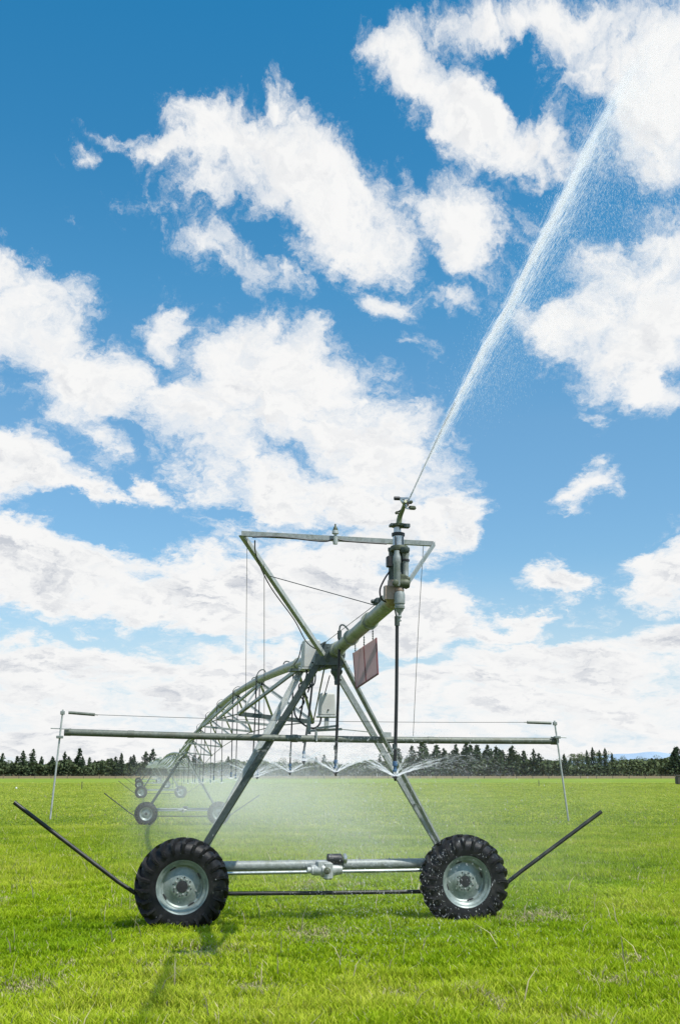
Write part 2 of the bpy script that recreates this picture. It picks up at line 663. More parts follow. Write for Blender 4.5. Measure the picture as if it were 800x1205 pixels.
def far_truss(u0, u1, t):
    mb = MB()
    kk, bay = truss_nodes(u0, u1)
    for uk in kk:
        zl = pipe_z(uk) - DEPTH
        a, b = W(uk, -HALF, zl), W(uk, HALF, zl)
        mb.beam(a, b, t, t)
        for du in (-bay / 2, bay / 2):
            for e in (a, b):
                mb.beam(e, pipe_pt(uk + du, 0, -PIPE_R), t, t)
    for s in (-1, 1):
        mb.tube([pipe_pt(u0 + .5)] + [W(uk, s * HALF, pipe_z(uk) - DEPTH) for uk in kk] + [pipe_pt(u1 - .5)], t * .35, 5)
    mb.build('truss', M['galv_pale'], ROOT, smooth=False)


far_truss(SPAN1, SPAN2, .055)
far_truss(SPAN2, SPAN3, .055)
far_truss(SPAN3, 210., .055)


def far_tower(u0, spin):
    zg = tower_z(u0)
    wheel(u0, -2.05, zg + .62, spin)
    wheel(u0, 2.05, zg + .62, spin + .4)
    base_frame(u0, zg, False)
    for s in (-1, 1):
        for du, mt in ((-1.1, 'galv_dark' if s < 0 else 'galv'), (1.1, 'galv_pale' if s < 0 else 'galv')):  # left near-side leg gets its shade from the darker steel colour
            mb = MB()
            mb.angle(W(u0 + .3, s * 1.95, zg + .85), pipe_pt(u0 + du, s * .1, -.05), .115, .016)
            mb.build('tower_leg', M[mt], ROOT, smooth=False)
        mb = MB()
        mb.beam(W(u0 - .45, s * 1.05, zg + 2.3), W(u0 + .75, s * 1.05, zg + 2.3), .05, .05)
        mb.build('leg_tie', M['galv'], ROOT, smooth=False)
    mb = MB()
    mb.lathe(pipe_pt(u0 - .4), UV, [(0, .1), (.02, .16), (.3, .17), (.6, .16), (.62, .1)], 14)
    mb.build('flex_joint', M['galv_dark'], ROOT)
    mb = MB()
    mb.box(pipe_pt(u0 + .9, -.15, .22), VV, UV, ZV, .14, .12, .19, .03, .88)
    mb.build('control_box', M['box'], ROOT)


far_tower(SPAN1, .2)
far_tower(SPAN2, .5)
far_tower(SPAN3, .8)
far_tower(210., .3)

# ---- control boxes of the near tower
def cover_box(px, py, u, w, h, d, post=False):
    c0 = PU(px, py, u)
    mb = MB()
    mb.box(c0, VV, UV, ZV, w / 2, d / 2, h / 2, .022, .86)
    o = mb.build('control_box', M['box'], ROOT, smooth=True, angle=25)
    mb = MB()
    mb.box(c0 - ZV * (h / 2 + .012), VV, UV, ZV, w / 2 + .02, d / 2 + .02, .014, .006)
    mb.build('box_lid', M['galv_pale'], o)
    mb = MB()
    mb.lathe(c0 - ZV * (h / 2 - .08) - UV * (d / 2 - .005), -UV, [(0, .012), (.02, .012), (.025, .006)], 10)
    mb.build('latch', M['black'], o)
    return c0


BX1 = cover_box(366, 770, .1, .29, .43, .26)
BX2 = cover_box(384.7, 829, -.1, .245, .33, .22)

# ---- cross bar with feeler rods
uB = -.33
bl, br = PU(76, 861.5, uB), PU(656, 872, uB)
mb = MB()
nb = 16
mb.tube([lerp(bl, br, i / nb) - ZV * (.03 * sin(pi * i / nb)) for i in range(nb + 1)], .048, 18)
bar = mb.build('cross_bar', M['bar'], ROOT)
for t, r in ((0.0, .052), (.12, .052), (.44, .056), (.72, .054), (.985, .055)):
    p = lerp(bl, br, t) - ZV * (.03 * sin(pi * t))
    MB().tube([p, p + (br - bl).normalized() * .09], r, 18).build('pipe_collar', M['bar'], bar)
for (x0, y0, x1, y1, hx, hy, tx, ty, wx) in ((74.5, 835, 59.5, 964, 81, 838.5, 112, 841, 1), (652, 848, 668.5, 966, 648, 851, 620, 850, -1)):
    p0, p1 = PU(x0, y0, uB - .07), PU(x1, y1, uB - .07)
    mb = MB()
    mb.tube([p0, p1], .013, 10)
    f = mb.build('feeler_rod', M['galv_pale'], ROOT)
    mb = MB()
    mb.box(lerp(p0, p1, .255 if wx > 0 else .17), VV, UV, ZV, .045, .05, .018, .005)
    mb.build('rod_clamp', M['galv'], f)
    mb = MB()
    mb.box(lerp(p0, p1, .03), VV, UV, ZV, .03, .02, .025, .005)
    mb.build('rod_clamp', M['galv'], f)
    mb = MB()
    q0, q1 = PU(hx, hy, uB - .07), PU(tx, ty, uB - .07)
    mb.tube([q0, q1], .022, 10)
    mb.tube([q1, lerp(q0, q1, 1.12)], .008, 6)
    mb.build('spring_tube', M['bar'], f)
    mb = MB()
    if wx > 0:
        mb.tube([PU(60, 857, uB - .06), PU(82, 858, uB - .06)], .008, 6)
    else:
        mb.tube([PU(648, 867, uB - .06), PU(666, 868, uB - .06)], .008, 6)
    mb.build('cross_pin', M['galv'], f)
mb = MB()
wa, wb = PU(112, 841, uB - .07), PU(620, 850, uB - .07)
mb.tube([lerp(wa, wb, i / 12) - ZV * (.035 * sin(pi * i / 12)) for i in range(13)], .0038, 5)
mb.build('trip_wire', M['cable'], ROOT)
# brackets on the bar
mb = MB()
mb.beam(PU(363.5, 844, uB + .1), PU(363.5, 864, uB + .1), .05, .05)
mb.beam(PU(364, 860, uB + .05), PU(402, 858, uB + .05), .05, .035)
mb.beam(PU(372, 857, uB), PU(398, 854, uB), .09, .03)
mb.beam(PU(400, 858, uB + .1), PU(440, 862, uB + .1), .04, .012)
mb.beam(PU(372, 861, uB), PU(372, 873, uB - .02), .12, .02)
mb.beam(PU(455, 862, uB), PU(455, 873, uB - .02), .05, .12)
mb.build('bar_bracket', M['galv'], ROOT, smooth=False)
mb = MB()
mb.beam(PU(384.5, 842, -.15), PU(384, 858, -.2), .06, .06)
mb.build('box_post', M['galv'], ROOT, smooth=False)
mb = MB()
mb.tube([PU(388, 795, -.5), PU(382, 817, -.2)], .008, 6)
mb.build('conduit', M['black'], ROOT)


# ---- cables
def smooth_path(ps, n=6):
    out = []
    L = len(ps)
    for i in range(L - 1):
        p0, p1, p2, p3 = ps[max(i - 1, 0)], ps[i], ps[i + 1], ps[min(i + 2, L - 1)]
        for k in range(n):
            t = k / n
            out.append(.5 * ((2 * p1) + (p2 - p0) * t + (2 * p0 - 5 * p1 + 4 * p2 - p3) * t * t + (3 * p1 - p0 - 3 * p2 + p3) * t ** 3))
    out.append(ps[-1])
    return out


def cable(ps, r=.012, mat='black', name='cable'):
    mb = MB()
    mb.tube(smooth_path([p if isinstance(p, Vector) else PU(*p) for p in ps]), r, 6)
    return mb.build(name, M[mat], ROOT)


cable([(346, 833, .1), (348, 843, 0), (358, 853, -.1), (369, 857, -.2), (376, 852, -.2), (378, 842, -.15)], .014)
cable([(362, 786, 0), (359, 800, 0), (352, 806, 0), (353, 818, 0), (358, 826, 0), (352, 834, 0)], .012)
cable([(367, 786, 0), (371, 794, 0), (369, 806, -.1), (358, 812, -.1), (362, 822, -.1)], .012)
cable([(360, 786, .0), (361, 797, 0), (358, 811, 0), (356, 829, .1), (352, 850, .2)], .014)
cable([(364, 786, .0), (366, 800, 0), (362, 815, 0), (366, 805, 0)], .010)
cable([(355, 758, .3), (352, 772, .3), (347, 781, 1.2), (343, 784, 2.0)], .009)
cable([(300, 636, -2.5), (302, 655, -2.3), (318, 690, -1.9), (346, 729, -1.2), (362, 757, -.7), (382, 768, -.4)], .008)
cable([(458.5, 672, -4.4), (452, 682, -4.4), (447, 694, -4.4), (449, 705, -4.4), (457, 708, -4.4), (464, 700, -4.45), (466, 686, -4.5)], .010)

# ---- overhead frame (boom bracing)
TL, TR = PU(284, 628, -2.5), PU(509, 640, -2.5)
mb = MB()
mb.angle(TL, TR, .062, .008)
o = mb.build('frame_bar', M['galv'], ROOT, smooth=False)
mb = MB()
mb.angle(PU(380, 770, -.7), TL, .062, .008, None, -1)
mb.build('frame_arm', M['galv_pale'], ROOT, smooth=False)
mb = MB()
mb.angle(PU(476, 688, -4.1), TR, .062, .008)
mb.build('frame_arm', M['galv'], ROOT, smooth=False)
mb = MB()   # black hose lying along the bar
mb.tube(smooth_path([PU(297, 632, -2.56), PU(330, 632, -2.56), PU(380, 637, -2.56), PU(393, 634, -2.56), PU(410, 637, -2.56), PU(455, 640, -2.56)], 8), .011, 6)
mb.build('cable', M['black'], ROOT)
mb = MB()   # small sprinkler on top of the bar
sc = PU(394.5, 636, -2.55)
mb.lathe(sc, ZV, [(-.05, .03), (0, .035), (.04, .035), (.05, .02), (.08, .02), (.09, .045), (.13, .042), (.14, .02), (.17, .015)], 12)
mb.build('bar_sprinkler', M['galv_pale'], ROOT)
mb = MB()
mb.lathe(sc + ZV * .12, ZV, [(0, .03), (.02, .035), (.06, .02), (.07, .012), (.10, .01)], 10)
mb.build('bar_sprinkler_head', M['olive'], ROOT)
for ps, r in (([(291, 634, -2.5), (290, 730, -1.4), (289, 861, -.4)], .0035), ([(311, 664, -2.2), (311, 730, -1.3), (311, 861, -.4)], .0045),
              ([(498, 641, -2.5), (492, 740, -1.5), (486, 866, -.4)], .004), ([(318, 678, -2.0), (440, 712, -3.4)], .006),
              ([(442, 711, -3.5), (380, 758, -.6)], .0045)):
    mb = MB()
    mb.tube([PU(*p) for p in ps], r, 5)
    mb.build('guy_wire', M['cable'], ROOT)
mb = MB()
c = PU(446, 708, -3.6)
mb.box(c, VV, UV, ZV, .06, .10, .035, .01)
mb.lathe(c - VV * .02, -VV, [(0, .025), (.07, .025), (.08, .015)], 10)
mb.lathe(PU(450, 706, -3.7), ZV, [(-.03, .04), (.03, .04), (.05, .025)], 10)
mb.build('wire_clamp', M['galv_dark'], ROOT)

# ---- hanging panels
c4 = [Vector((PV(*p, .14))) for p in ((416, 768.5), (443, 750.5), (445, 793), (419.5, 810))]


def quad_slab(p, th):
    n = VV
    mb = MB()
    for s in (-th / 2, th / 2):
        mb.v += [q + n * s for q in p]
    mb.f += [(0, 1, 2, 3)[::-1], (4, 5, 6, 7)] + [(k, (k + 1) % 4, 4 + (k + 1) % 4, 4 + k) for k in range(4)]
    return mb


mid0, mid1 = lerp(c4[0], c4[1], .48), lerp(c4[3], c4[2], .48)
e = (c4[1] - c4[0]).normalized() * .03
pa = quad_slab([c4[0], mid0 - e, mid1 - e, c4[3]], .012).build('reflector_panel', M['panel'], ROOT, smooth=False)
pb = quad_slab([mid0 + e, c4[1], c4[2], mid1 + e], .012).build('reflector_panel', M['panel'], ROOT, smooth=False)
for p, q, par in ((c4[0], c4[3], pa), (mid0, mid1, pb), (c4[1], c4[2], pb), (c4[3], c4[2], pb)):
    mb = MB()
    mb.beam(p - VV * .004, q - VV * .004, .018, .016)
    mb.build('panel_edge', M['panel_edge'], par, smooth=False)
for t in (.08, .48, .85):
    p = lerp(c4[0], c4[1], t)
    mb = MB()
    for k in range(4):
        mb.lathe(p + ZV * (.01 + .03 * k), ZV, [(0, .006), (.012, .012), (.024, .006)], 6)
    mb.tube([p, p + ZV * .14], .005, 5)
    mb.build('panel_hook', M['galv_dark'], ROOT)

# ---- end gun: everything on the riser at the end of the overhang
GU = -4.5


def G(px, py, du=0.):
    return PU(px, py, GU + du)


gun_pipe = MB()
el = [pipe_pt(-4.3), pipe_pt(-4.42), G(462.5, 703), G(464.5, 694), G(465.5, 684)]
gun_pipe.tube(smooth_path(el, 4), .09, 20)
gun = gun_pipe.build('end_gun', M['copper'], ROOT)


def stack(x, prof, name, mat, n=20, du=0., tilt=0.):
    """turned body on a vertical axis at pixel column x; prof = (pixel row, radius in px)"""
    y0 = prof[0][0]
    c0 = G(x, y0, du)
    top = G(x + tilt, prof[-1][0], du)
    ax = (top - c0)
    s = ax.length / max(abs(prof[-1][0] - y0), 1)
    mb = MB()
    pf = [(abs(y0 - y) * s, r * s) for (y, r) in prof]
    mb.lathe(c0, ax, pf, n)
    return mb.build(name, mat, gun)


stack(462.5, [(700, 6), (697, 8), (695, 6.2), (690, 5.6), (650, 5.2), (648, 6.2), (645, 6.2)], 'pump_column', M['galv_dark'], du=.12)
stack(466.8, [(690, 3), (688, 4.0), (664, 3.8), (662, 4.6), (655, 4.4), (651, 3.0), (648, 3)], 'pilot_cylinder', M['galv'], du=-.16)
stack(477, [(688, 3.2), (681, 4.6), (679, 3.6), (655, 3.7), (653, 4.4), (648, 4.4)], 'riser_cylinder', M['galv'], du=.02)
stack(469, [(686, 6), (684, 8.2), (676, 8.2), (674, 7.4), (652, 7.4), (650, 8)], 'gun_body', M['galv_dark'], 24, du=.10)
stack(477, [(661, 3.7), (660.5, 4.7), (658.5, 4.7), (658, 3.7)], 'pipe_band', M['black'], 16, du=.02)
stack(469.7, [(650, 6), (648.5, 10.3), (645.5, 10.8), (643, 10.0), (642.6, 7)], 'flange', M['olive'], 28)
stack(476.5, [(650.5, 4), (648.5, 5.4), (644.8, 5.4), (644, 3)], 'flange', M['galv_dark'], 16, du=-.1)
stack(468.6, [(643.5, 6.4), (631, 6.3)], 'riser_pipe', M['chrome'], 28)
stack(468.4, [(631.4, 6), (631, 7.5), (627.6, 7.6), (627, 6)], 'bearing_ring', M['black'], 28)
stack(467.4, [(627.3, 4.3), (620, 4.2)], 'riser_pipe', M['chrome'], 24)
fl = stack(469.2, [(620.3, 5), (620, 9.2), (617.4, 9.4), (616.6, 4)], 'swivel_plate', M['olive'], 24)
mb = MB()
mb.box(G(462.5, 618.2), VV, UV, ZV, .04, .05, .016, .004)
mb.box(G(478, 619.0, -.05), VV, UV, ZV, .035, .04, .022, .004)
mb.build('trip_stop', M['galv_dark'], gun)
for x in (465.2, 474.2):
    mb = MB()
    mb.tube([G(x, 643, -.062), G(x - .3, 631, -.062)], .006, 6)
    mb.build('riser_rod', M['black'], gun)
# barrel
mb = MB()
b0, b1, b2 = G(469, 617), G(470.3, 608, -.03), G(477, 590, -.25)
mb.tube(smooth_path([b0, b1, G(473.8, 599.5, -.12), b2], 4), .034, 14, rs=None, r2=.018)
mb.build('gun_barrel', M['olive_pale'], gun)
mb = MB()
mb.tube([G(470.5, 606, -.05), G(467, 603, -.05), G(471.5, 600.5, -.1)], .010, 8)
mb.lathe(G(466.7, 603.2, -.05), UV, [(-.02, .015), (.02, .018), (.025, .01)], 8)
mb.build('range_lever', M['olive'], gun)
mb = MB()   # rocker arm frame
mb.beam(G(470.5, 586.3, -.2), G(480.5, 586.5, -.25), .018, .02)
mb.beam(G(471, 587, -.2), G(477.6, 597.5, -.2), .026, .02)
mb.beam(G(480.5, 587, -.25), G(481.5, 592, -.25), .016, .016)
mb.beam(G(477.6, 598, -.2), G(484, 599, -.2), .016, .016)
mb.beam(G(474, 586.5, -.2), G(479, 596, -.25), .014, .014)
mb.build('rocker_arm', M['chrome'], gun, smooth=False)
mb = MB()
mb.lathe(G(463.3, 586.4, -.2), (G(472, 586.6, -.2) - G(463.3, 586.4, -.2)), [(0, .012), (.004, .022), (.065, .022), (.07, .012), (.09, .012)], 10)
mb.build('counterweight', M['black'], gun)
mb = MB()
mb.box(G(483, 591, -.25), VV, UV, ZV, .019, .03, .016, .006)
mb.box(G(484.8, 597.6, -.2), VV, UV, (ZV + VV * -.25).normalized(), .038, .03, .020, .008)
mb.build('drive_vane', M['olive'], gun)
mb = MB()
mb.lathe(G(479, 592, -.22), ZV, [(-.03, .018), (0, .022), (.03, .016)], 10)
mb.build('nozzle_ring', M['copper'], gun)
# valve body between elbow and motor
mb = MB()
mb.lathe(G(463.5, 686.5, -.12), VV, [(0, .035), (.02, .045), (.10, .05), (.14, .06), (.17, .045)], 14)
mb.lathe(G(464.5, 686.2, -.2), -UV, [(0, .032), (.05, .032), (.055, .022)], 12)
mb.box(G(472, 681.5, -.05), VV, UV, ZV, .06, .06, .05, .02)
mb.lathe(G(477.8, 684.5, -.05), ZV, [(-.05, .03), (-.02, .045), (.04, .045), (.06, .025)], 14)
mb.lathe(G(479.5, 681.5, -.12), -UV, [(-.05, .022), (.03, .022), (.035, .014)], 10)
mb.build('valve_body', M['olive'], gun)
stack(469.8, [(696.5, 3), (696, 5.4), (694.5, 5.6), (690, 4.2), (689, 3.4), (686, 3.2)], 'motor_neck', M['copper'], 16, du=-.1)
mo = stack(470, [(731.4, .6), (731, 2.2), (729.6, 2.2), (729.3, .9), (727.5, .9), (727, 2.2), (725.5, 2.6), (724.5, 1.8), (722, 2.0), (718.5, 4.4), (716.8, 4.8), (716.2, 6.0), (713.5, 6.2), (713, 5.5), (711, 5.4), (710.5, 6.3), (700, 6.4), (696.5, 5.2), (696, 3)],
           'booster_motor', M['galv'], 24, du=-.12)
mb = MB()
mb.box(G(457.6, 661), VV, UV, ZV, .028, .04, .062, .008)
mb.build('terminal_box', M['black'], gun)
mb = MB()
mb.beam(G(462, 706, -.05), G(462, 690, -.05), .10, .19)
mb.build('elbow_plate', M['copper'], gun, smooth=False)


# ---- drop hoses with sprinklers
drops = []


def drop_hose(pt_pipe, top, nozzle, near, r):
    """goose_neck from the pipe, hose, sprinkler nozzle"""
    mb = MB()
    nz = nozzle
    arc_top = lerp(pt_pipe, top, .5) + ZV * .17
    n = 14 if near else 6
    if nz.y < 64:
        a = [pt_pipe]
        cx = (pt_pipe + top) / 2
        for k in range(0, 9):
            t = pi * k / 8
            a.append(cx + (pt_pipe - top) * .5 * cos(t) + ZV * ((top.z - cx.z) * (k / 8.) + (pt_pipe.z - cx.z) * (1 - k / 8.) + (.13 if near else .07) * sin(t)))
        a.append(top)
        g = MB().tube(a, .012 if near else .009, n)
        go = g.build('goose_neck', M['galv_dark'], ROOT)
    pts = [top, lerp(top, nz, .5) + VV * .004, nz + ZV * .16]
    mb.tube(smooth_path(pts, 3), r, n)
    h = mb.build('drop_hose', M['black'], ROOT)
    if near:
        mb = MB()
        mb.tube([top + ZV * -.09, top + ZV * .02], r * 1.5, 10)
        mb.tube([nz + ZV * .30, nz + ZV * .36], r * 1.4, 10)
        mb.build('hose_clamp', M['galv_dark'], h)
    s = MB()
    s.lathe(nz + ZV * .17, -ZV, [(0, r), (.01, .026), (.05, .030), (.055, .018), (.09, .020), (.10, .030), (.115, .030), (.12, .012)], n)
    if near:
        s.tube([nz + ZV * .06 - VV * .022, nz - VV * .020], .004, 6)
        s.tube([nz + ZV * .06 + VV * .022, nz + VV * .020], .004, 6)
    s.build('sprinkler_nozzle', M['blue'], h)
    if near:
        s = MB().lathe(nz + ZV * .012, -ZV, [(0, .008), (.01, .034), (.02, .036), (.035, .016), (.06, .010)], 14)
        s.build('spray_plate', M['black'], h)
    drops.append((nz + ZV * -.0, near))


drop_hose(PU(413.5, 752, -1.35) , PU(399.5, 744, -1.3), PU(395, 909, -1.2), True, .020)
drop_hose(pipe_pt(-3.8, .0, .0) + VV * 0.06, pipe_pt(-3.95, .14, -.12), PU(464.8, 914, -3.9), True, .020)
drop_hose(pipe_pt(2.2, .0, .05), pipe_pt(2.3, .18, .0), PU(357.5, 896, 2.3), True, .018)
uu = 5.0
k = 0
while uu < SPAN1 - 1:
    s = 1 if k % 2 == 0 else -1
    sv = .20 * s
    zt = 2.12 + tower_z(uu) * .75 - .03 * random.random()
    drop_hose(pipe_pt(uu, .0, .05), pipe_pt(uu, sv, 0), W(uu + .03, sv + random.uniform(-.06, .06), zt), uu < 12, .015)
    uu += 3.0
    k += 1
for a, b in ((SPAN1, SPAN2), (SPAN2, SPAN3)):
    uu = a + 3
    while uu < b - 1:
        zt = tower_z(uu) + 1.75
        drop_hose(pipe_pt(uu, .0, .05), pipe_pt(uu, .2 if k % 2 else -.2, 0), W(uu, .2 if k % 2 else -.2, zt), False, .014)
        uu += 4.5
        k += 1

# ================================================================== WATER
def water_mat(name, alpha, attr=True):
    m = bpy.data.materials.new(name)
    m.use_nodes = True
    nt = m.node_tree
    nt.nodes.clear()
    out = node(nt, 'ShaderNodeOutputMaterial')
    tr = node(nt, 'ShaderNodeBsdfTransparent')
    df = node(nt, 'ShaderNodeBsdfDiffuse')
    df.inputs['Color'].default_value = (.84, .87, .90, 1)
    tl = node(nt, 'ShaderNodeBsdfTranslucent')
    tl.inputs['Color'].default_value = (.93, .95, .97, 1)
    a = node(nt, 'ShaderNodeMixShader')
    a.inputs[0].default_value = .5
    b = node(nt, 'ShaderNodeMixShader')
    nt.links.new(df.outputs[0], a.inputs[1])
    nt.links.new(tl.outputs[0], a.inputs[2])
    nt.links.new(tr.outputs[0], b.inputs[1])
    nt.links.new(a.outputs[0], b.inputs[2])
    if attr:
        at = node(nt, 'ShaderNodeAttribute', attribute_name='alpha')
        nt.links.new(at.outputs['Fac'], b.inputs[0])
    else:
        b.inputs[0].default_value = alpha
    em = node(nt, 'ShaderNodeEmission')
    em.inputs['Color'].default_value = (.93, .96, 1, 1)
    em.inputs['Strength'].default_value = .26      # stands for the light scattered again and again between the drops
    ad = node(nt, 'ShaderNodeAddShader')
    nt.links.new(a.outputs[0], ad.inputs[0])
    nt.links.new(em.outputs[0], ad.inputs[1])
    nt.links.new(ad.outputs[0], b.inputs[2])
    m.cycles.emission_sampling = 'NONE'
    nt.links.new(b.outputs[0], out.inputs[0])
    return m


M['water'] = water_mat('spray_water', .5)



def streaks(name, P0, D, Wd, alpha, loc):
    """thin three-sided shards of water: centres P0, half vectors D, half widths Wd"""
    n = len(P0)
    d = D / (np.linalg.norm(D, axis=1, keepdims=True) + 1e-9)
    r = RNG.normal(size=(n, 3))
    x = np.cross(d, r)
    x /= np.linalg.norm(x, axis=1, keepdims=True) + 1e-9
    y = np.cross(d, x)
    w = Wd[:, None]
    v = np.empty((n, 5, 3))
    v[:, 0] = P0 - D
    v[:, 1] = P0 + x * w
    v[:, 2] = P0 - x * w * .5 + y * w * .87
    v[:, 3] = P0 - x * w * .5 - y * w * .87
    v[:, 4] = P0 + D
    v -= np.array(loc)
    fi = np.array([0, 1, 2, 0, 2, 3, 0, 3, 1, 4, 2, 1, 4, 3, 2, 4, 1, 3])
    loops = (np.arange(n)[:, None] * 5 + fi[None]).ravel()
    al = np.repeat(alpha, 5)
    col = np.stack([al, al, al, np.ones_like(al)], 1)
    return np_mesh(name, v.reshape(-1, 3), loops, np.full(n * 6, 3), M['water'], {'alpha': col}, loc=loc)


def clear_water():
    m, nt, b = new_mat('unbroken_water')
    b.inputs['Base Color'].default_value = (.42, .47, .52, 1)
    b.inputs['Roughness'].default_value = .15
    b.inputs['Alpha'].default_value = .55
    return m


M['clear_water'] = clear_water()

# ---- long jet from the end gun: it flies up over the camera's right shoulder
jet_px = [(481, 588), (500, 547), (522, 500), (545, 455), (572, 403), (600, 355), (625, 303), (650, 256), (672, 212), (692, 170), (712, 132), (735, 92), (765, 45), (800, -5)]
nJ = len(jet_px)
jet_u = [-4.72 - 6.0 * (i / (nJ - 1)) for i in range(nJ)]
jet = np.array([list(PU(x, y, u)) for (x, y), u in zip(jet_px, jet_u)])
jt = np.linspace(0, 1, nJ)


def jet_at(t):
    return np.stack([np.interp(t, jt, jet[:, k]) for k in range(3)], 1)


def jet_dir(t):
    d = jet_at(np.minimum(t + .03, 1)) - jet_at(np.maximum(t - .03, 0))
    return d / np.linalg.norm(d, axis=1, keepdims=True)


def make_jet():
    Ps, Ds, Ws, As = [], [], [], []
    # solid core of overlapping shreds
    n = 7500
    t = RNG.random(n) ** .85
    t = t * .90
    p = jet_at(t)
    d = jet_dir(t)
    sprd = .0022 + .021 * t ** 1.2
    off = RNG.normal(size=(n, 3)) * sprd[:, None]
    off -= d * (off * d).sum(1, keepdims=True)
    # clumps: the jet breaks in bursts
    ph = np.sin(t * 61 + 3 * np.sin(t * 17)) * .5 + .5
    off *= (.65 + .7 * ph)[:, None]
    off += np.array([.6, 0, -.5])[None] * (RNG.exponential(.5, n) * (.004 + .05 * t ** 1.5))[:, None]
    dd = d + RNG.normal(size=(n, 3)) * .016
    ln = .06 + .13 * RNG.random(n)
    fade = np.clip(1.0 - np.clip(t - .50, 0, 1) / .40, .0, 1) ** 1.3
    Ps.append(p + off); Ds.append(dd * ln[:, None]); Ws.append(.0016 + .0022 * RNG.random(n) * (.3 + t))
    As.append((.03 + .17 * RNG.random(n)) * fade * (.55 + .45 * np.clip(t * 2.6, 0, 1)))
    # feathers torn off behind and below the jet
    n = 15000
    t = .10 + .9 * RNG.random(n) ** .8
    p = jet_at(t)
    d = jet_dir(t)
    s = RNG.exponential(1., n) * (.012 + .24 * t ** 1.5)
    down = np.array([.52, .1, -.80])
    p = p + down[None] * s[:, None] + RNG.normal(size=(n, 3)) * (.01 + .05 * t)[:, None]
    ln = .012 + .10 * RNG.random(n) * np.exp(-s * 3)
    dd = d * 1. + np.array([.1, 0, -.30]) * np.minimum(s, 1)[:, None]
    Ps.append(p); Ds.append(dd * ln[:, None]); Ws.append(.0013 + .002 * RNG.random(n))
    As.append((.05 + .20 * RNG.random(n)) * np.exp(-s * 1.0) * np.clip(1.75 - t * 1.75, .03, 1))
    # fine rain drifting from the far half of the jet
    n = 42000
    t = .22 + .72 * RNG.random(n) ** .8
    s = RNG.random(n) ** 1.3 * 2.3 * (t - .1)
    p = jet_at(t) + np.array([.55, .1, -.85])[None] * s[:, None] + RNG.normal(size=(n, 3)) * .12
    Ps.append(p); Ds.append(np.tile(np.array([.1, 0., -1.]), (n, 1)) * (.004 + .012 * RNG.random(n))[:, None])
    Ws.append(.0009 + .0013 * RNG.random(n)); As.append((.05 + .15 * RNG.random(n)) * (1 - s / 3.2))
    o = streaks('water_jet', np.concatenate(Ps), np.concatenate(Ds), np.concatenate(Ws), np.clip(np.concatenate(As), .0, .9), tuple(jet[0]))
    tag(o, 'long white jet of water shooting from the end gun into the sky', 'water jet')
    o['_w'] = [float(k) for k in jet[0]]
    pts = [Vector(jet_at(np.array([q]))[0]) for q in np.linspace(0, .20, 9)]
    pts[0] = G(480, 590, -.25)
    MB().tube(pts, .0075, 8, .011).build('jet_core', M['clear_water'], o)


make_jet()


# ---- sprays of the hanging sprinklers
def make_spray(origin, near, R, name_label):
    Ps, Ds, Ws, As = [], [], [], []
    ns = 12 if near else 8
    v0 = 5.2
    for k in range(ns):
        a = 2 * pi * (k + RNG.random() * .5) / ns
        el = radians(RNG.uniform(16, 36))
        m = 320 if near else 60
        tt = (RNG.random(m) ** 1.5) * .85
        # air drag lets the streams fall short
        s = v0 * cos(el) * (1 - np.exp(-1.6 * tt)) / 1.6
        z = v0 * sin(el) * (1 - np.exp(-1.6 * tt)) / 1.6 - 4.2 * tt ** 2
        jit = RNG.normal(size=(m, 3)) * (.0025 + .13 * tt ** 1.3)[:, None]
        p = np.stack([s * cos(a), s * sin(a), z], 1) + jit
        vel = np.stack([cos(a) * cos(el) * v0 * np.exp(-1.6 * tt), sin(a) * cos(el) * v0 * np.exp(-1.6 * tt), v0 * sin(el) * np.exp(-1.6 * tt) - 8.4 * tt], 1)
        vel /= np.linalg.norm(vel, axis=1, keepdims=True)
        ln = (.055 * np.exp(-3.2 * tt) + .006)
        Ps.append(p); Ds.append(vel * ln[:, None])
        Ws.append((.0014 if near else .0040) + .0012 * RNG.random(m))
        As.append((.14 + .38 * RNG.random(m)) * np.exp(-5 * tt) + .08 * RNG.random(m) * np.exp(-1.5 * tt))
    loc = tuple(origin)
    P = np.concatenate(Ps) + np.array(loc)
    return streaks('sprinkler_spray', P, np.concatenate(Ds), np.concatenate(Ws), np.clip(np.concatenate(As), .02, .9), loc)


spray_near = None
spray_far = None
near_labels = {0: 'fan of water from the hose nearest the tower hub in front of the left leg',
               1: 'fan of water from the black hose hanging below the end gun',
               2: 'fan of water from the short hose behind the middle of the cross bar'}
for i, (nz, near) in enumerate(drops):
    if near:
        if spray_near is None or i < 3:
            o = make_spray(nz, True, 2, '')
            spray_near = o
        else:
            o = spray_near.copy()
            C.objects.link(o)
            o.location = nz
            o.rotation_euler = (0, 0, i * 1.3)
    else:
        if spray_far is None:
            o = make_spray(nz, False, 2, '')
            spray_far = o
        else:
            o = spray_far.copy()
            C.objects.link(o)
            o.location = nz
            o.rotation_euler = (0, 0, i * 1.3)
    if i in near_labels:
        tag(o, near_labels[i], 'water spray')
    else:
        tag(o, 'thin fan of water from a hose of the receding spans', 'water spray', 'fans of water under the receding spans')


